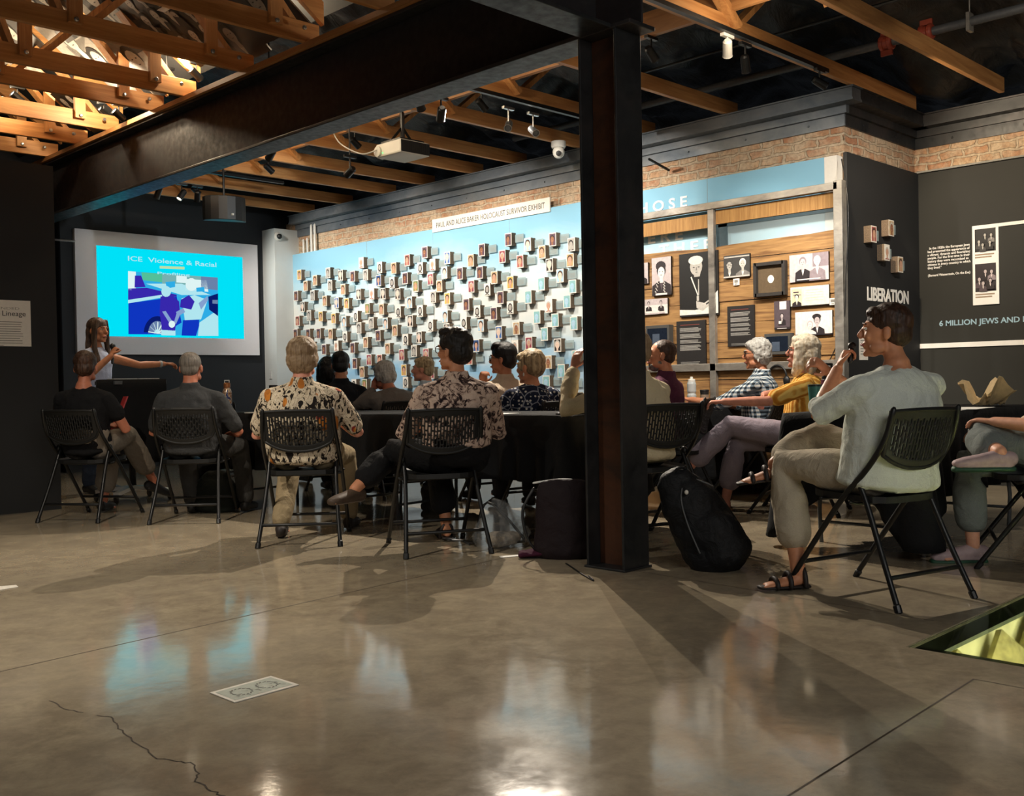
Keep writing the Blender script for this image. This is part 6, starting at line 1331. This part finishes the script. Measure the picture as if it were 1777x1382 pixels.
# ---- the speaker
r, hc, Rh = person('woman speaking into a microphone, pale blue sleeveless top, long dark hair, arm outstretched', 4.02, 9.55, 165, group=None, zs=.92, k=.95, w=.86, lean=-1, head=(-10, -2), skin='warm', hair='long', hstyle='long', top='white_top', sleeve='cap', pants='jeans', stand=True, fem=True, hs=.98, vox=.0055, hdisp=.006,
    arms={'L': dict(e=(-.40, .12, 1.20), w=(-.63, .20, 1.21), d=(-1, .3, .05), n=(0, 0, 1), t=(0, 1, 0), c=.5), 'R': dict(e=(.20, .12, 1.08), w=(.00, .22, 1.28), d=(-.35, -.05, .6), n=(.3, 1, 0), t=(-.4, .5, .6), c=1.2)})
mp = V((-.035, .20, 1.345)); mb = MB().tube([(mp+V((.03, .03, -.13)), .012), (mp+V((0, 0, 0)), .015)], seg=10).ell(mp+V((-.004, -.004, .025)), (.026, .026, .030)); held(mb, 'microphone', BLKP, r, 'black handheld microphone at the mouth of the standing speaker', 'microphone')
held(MB().lathe((-.60, .19, 1.21), [(.031, -.012), (.033, 0), (.031, .012)], 14, (-1, .3, 0)), 'wristwatch', LTGREY, r, 'pale watch on the outstretched wrist of the speaker', 'watch')
# ---- beyond the long table
person('person in a black jacket with cropped black hair, facing the screen', 5.40, 7.58, 32, k=.95, w=1.08, lean=2, head=(6, 0), skin='tan', hair='black', hstyle='short', hdisp=.004, top='jacket', sleeve='long', pants='darkpant', collar=True, face=False, vox=.009)
person('dark-haired person in black mostly hidden behind the black-jacketed one', 5.78, 8.34, 20, k=.90, w=.9, lean=2, head=(0, 0), skin='tan', hair='black', hstyle='bob', top='jacket', sleeve='long', pants='darkpant', face=False, vox=.01)
person('grey-haired person in a grey-brown shirt leaning the head on a hand', 5.54, 6.96, 8, k=.80, w=1.08, lean=-10, side=-6, head=(-10, -14), skin='ruddy', hair='silver', hstyle='full', top='greyshirt', sleeve='long', pants='darkpant', face=False, vox=.009, hunch=.2,
    arms={'L': dict(e=(-.28, .20, .78), w=(-.12, .20, .92), d=(.2, -.2, .8), c=.6)})
person('short-haired fair person in pale blue seated by the mural', 6.30, 7.55, -28, k=.88, w=.95, lean=2, head=(-10, 0), skin='pink', hair='ash', hstyle='short', top='paleblue', sleeve='long', pants='jeans', collar=True, vox=.009)
person('man in a cream shirt with black hair and glasses, hand at his chin', 5.70, 5.82, 22, k=.95, w=1.05, lean=2, head=(-52, 0), skin='tan', hair='black', hstyle='thick', hdisp=.005, top='creamshirt', sleeve='long', pants='darkpant', glasses=True, collar=True, vox=.008,
    arms={'L': dict(e=(-.27, .18, .80), w=(-.115, .135, .95), d=(.1, -.1, .9), c=.9, sl='elbow')})
person('woman with streaked short blonde hair in a navy white-dotted top', 5.42, 5.24, 26, k=.83, w=.98, lean=0, head=(-36, -2), skin='warm', hair='ash', hstyle='pixie', top='dots', sleeve='short', pants='darkpant', glasses=False, earring=True, vox=.008, fem=True, hs=1.04)
# ---- behind and right of the column
person('person in a cream fleece jacket half hidden by the column, hand raised to face', 4.86, 3.82, 2, k=.93, w=1.22, lean=-3, head=(-10, 0), skin='pink', hair='blondgrey', hstyle='short', top='cream', sleeve='long', pants='darkpant', belly=.04, collar=True, face=False, drape=.02,
    arms={'L': dict(e=(-.44, .16, .80), w=(-.28, .24, 1.03), d=(.35, .02, .9), n=(-.6, 0, .3), t=(0, -1, 0), c=.25), 'R': dict(e=(.26, .12, .68), w=(.1, .3, .80))})
person('man in a dark pinstriped shirt with grey beard, mostly hidden by the column', 5.22, 4.12, 8, k=.90, w=1.1, lean=-6, head=(-30, 0), skin='pink', hair='silver', hstyle='short', top='pinstripe', sleeve='long', pants='darkpant', beard='silver', vox=.009,
    arms={'R': dict(e=(.30, .10, .72), w=(.30, .34, .79))})
person('bearded man in a maroon shirt with cropped brown-grey hair, in profile', 6.06, 4.56, -14, k=.94, w=1.08, lean=3, head=(-26, 4), skin='tan', hair='brown', hstyle='buzz', hdisp=.004, top='maroon', sleeve='short', pants='darkpant', beard='salt', collar=True, vox=.007)
person('grey-haired woman in a black and white checked shirt wearing glasses', 6.99, 4.33, -12, k=.95, w=1.0, lean=3, head=(-22, -3), skin='tan', hair='silver', hstyle='full', top='gingham', sleeve='elbow', pants='darkpant', glasses=True, earring=True, collar=True, fem=True, vox=.007, hdisp=.018,
    arms={'L': dict(e=(-.26, .18, .76), w=(-.22, .42, .80)), 'R': dict(e=(.22, .16, .74), w=(-.05, .40, .79))})
person('white-blonde woman in a mustard striped top, legs crossed in lavender trousers', 6.62, 3.74, -24, k=.93, w=1.1, lean=4, head=(-6, 8), skin='pink', hair='blonde', hstyle='bob', top='mustard', sleeve='short', pants='lavender', pleg='capri', glasses=True, fem=True, belly=.02, drape=.02, vox=.006, hs=1.02,
    arms={'L': dict(e=(-.34, .16, .80), w=(-.34, .46, .80), c=.5), 'R': dict(e=(.30, .06, .86), w=(.10, .24, .84), d=(-.6, .4, -.6), c=.6)},
    legs={'L': dict(k=(-.14, .46, .62), a=(-.20, .78, .29), f=(-.25, .95, -.12), shoe='flip'), 'R': dict(k=(-.02, .42, .50), a=(-.10, .50, .085), f=(-.35, .9, 0), shoe='flip')}, shoes='flip')
person('person cut by the right picture edge, white sleeve and pink-grey trainers', 5.56, 1.69, -24, k=.93, w=1.1, lean=2, head=(0, 0), skin='fair', hair='brown', hstyle='short', top='creamshirt', sleeve='elbow', pants='greyblue', pleg='capri', shoes='grey', face=False,
    arms={'L': dict(e=(-.28, .08, .70), w=(-.12, .30, .72))}, legs={'L': dict(k=(-.10, .40, .64), a=(-.42, .30, .59), f=(-.25, 1, 0), shoe='trainer'), 'R': dict(k=(-.02, .42, .50), a=(-.06, .40, .085), f=(-.3, .9, 0), shoe='trainer')})
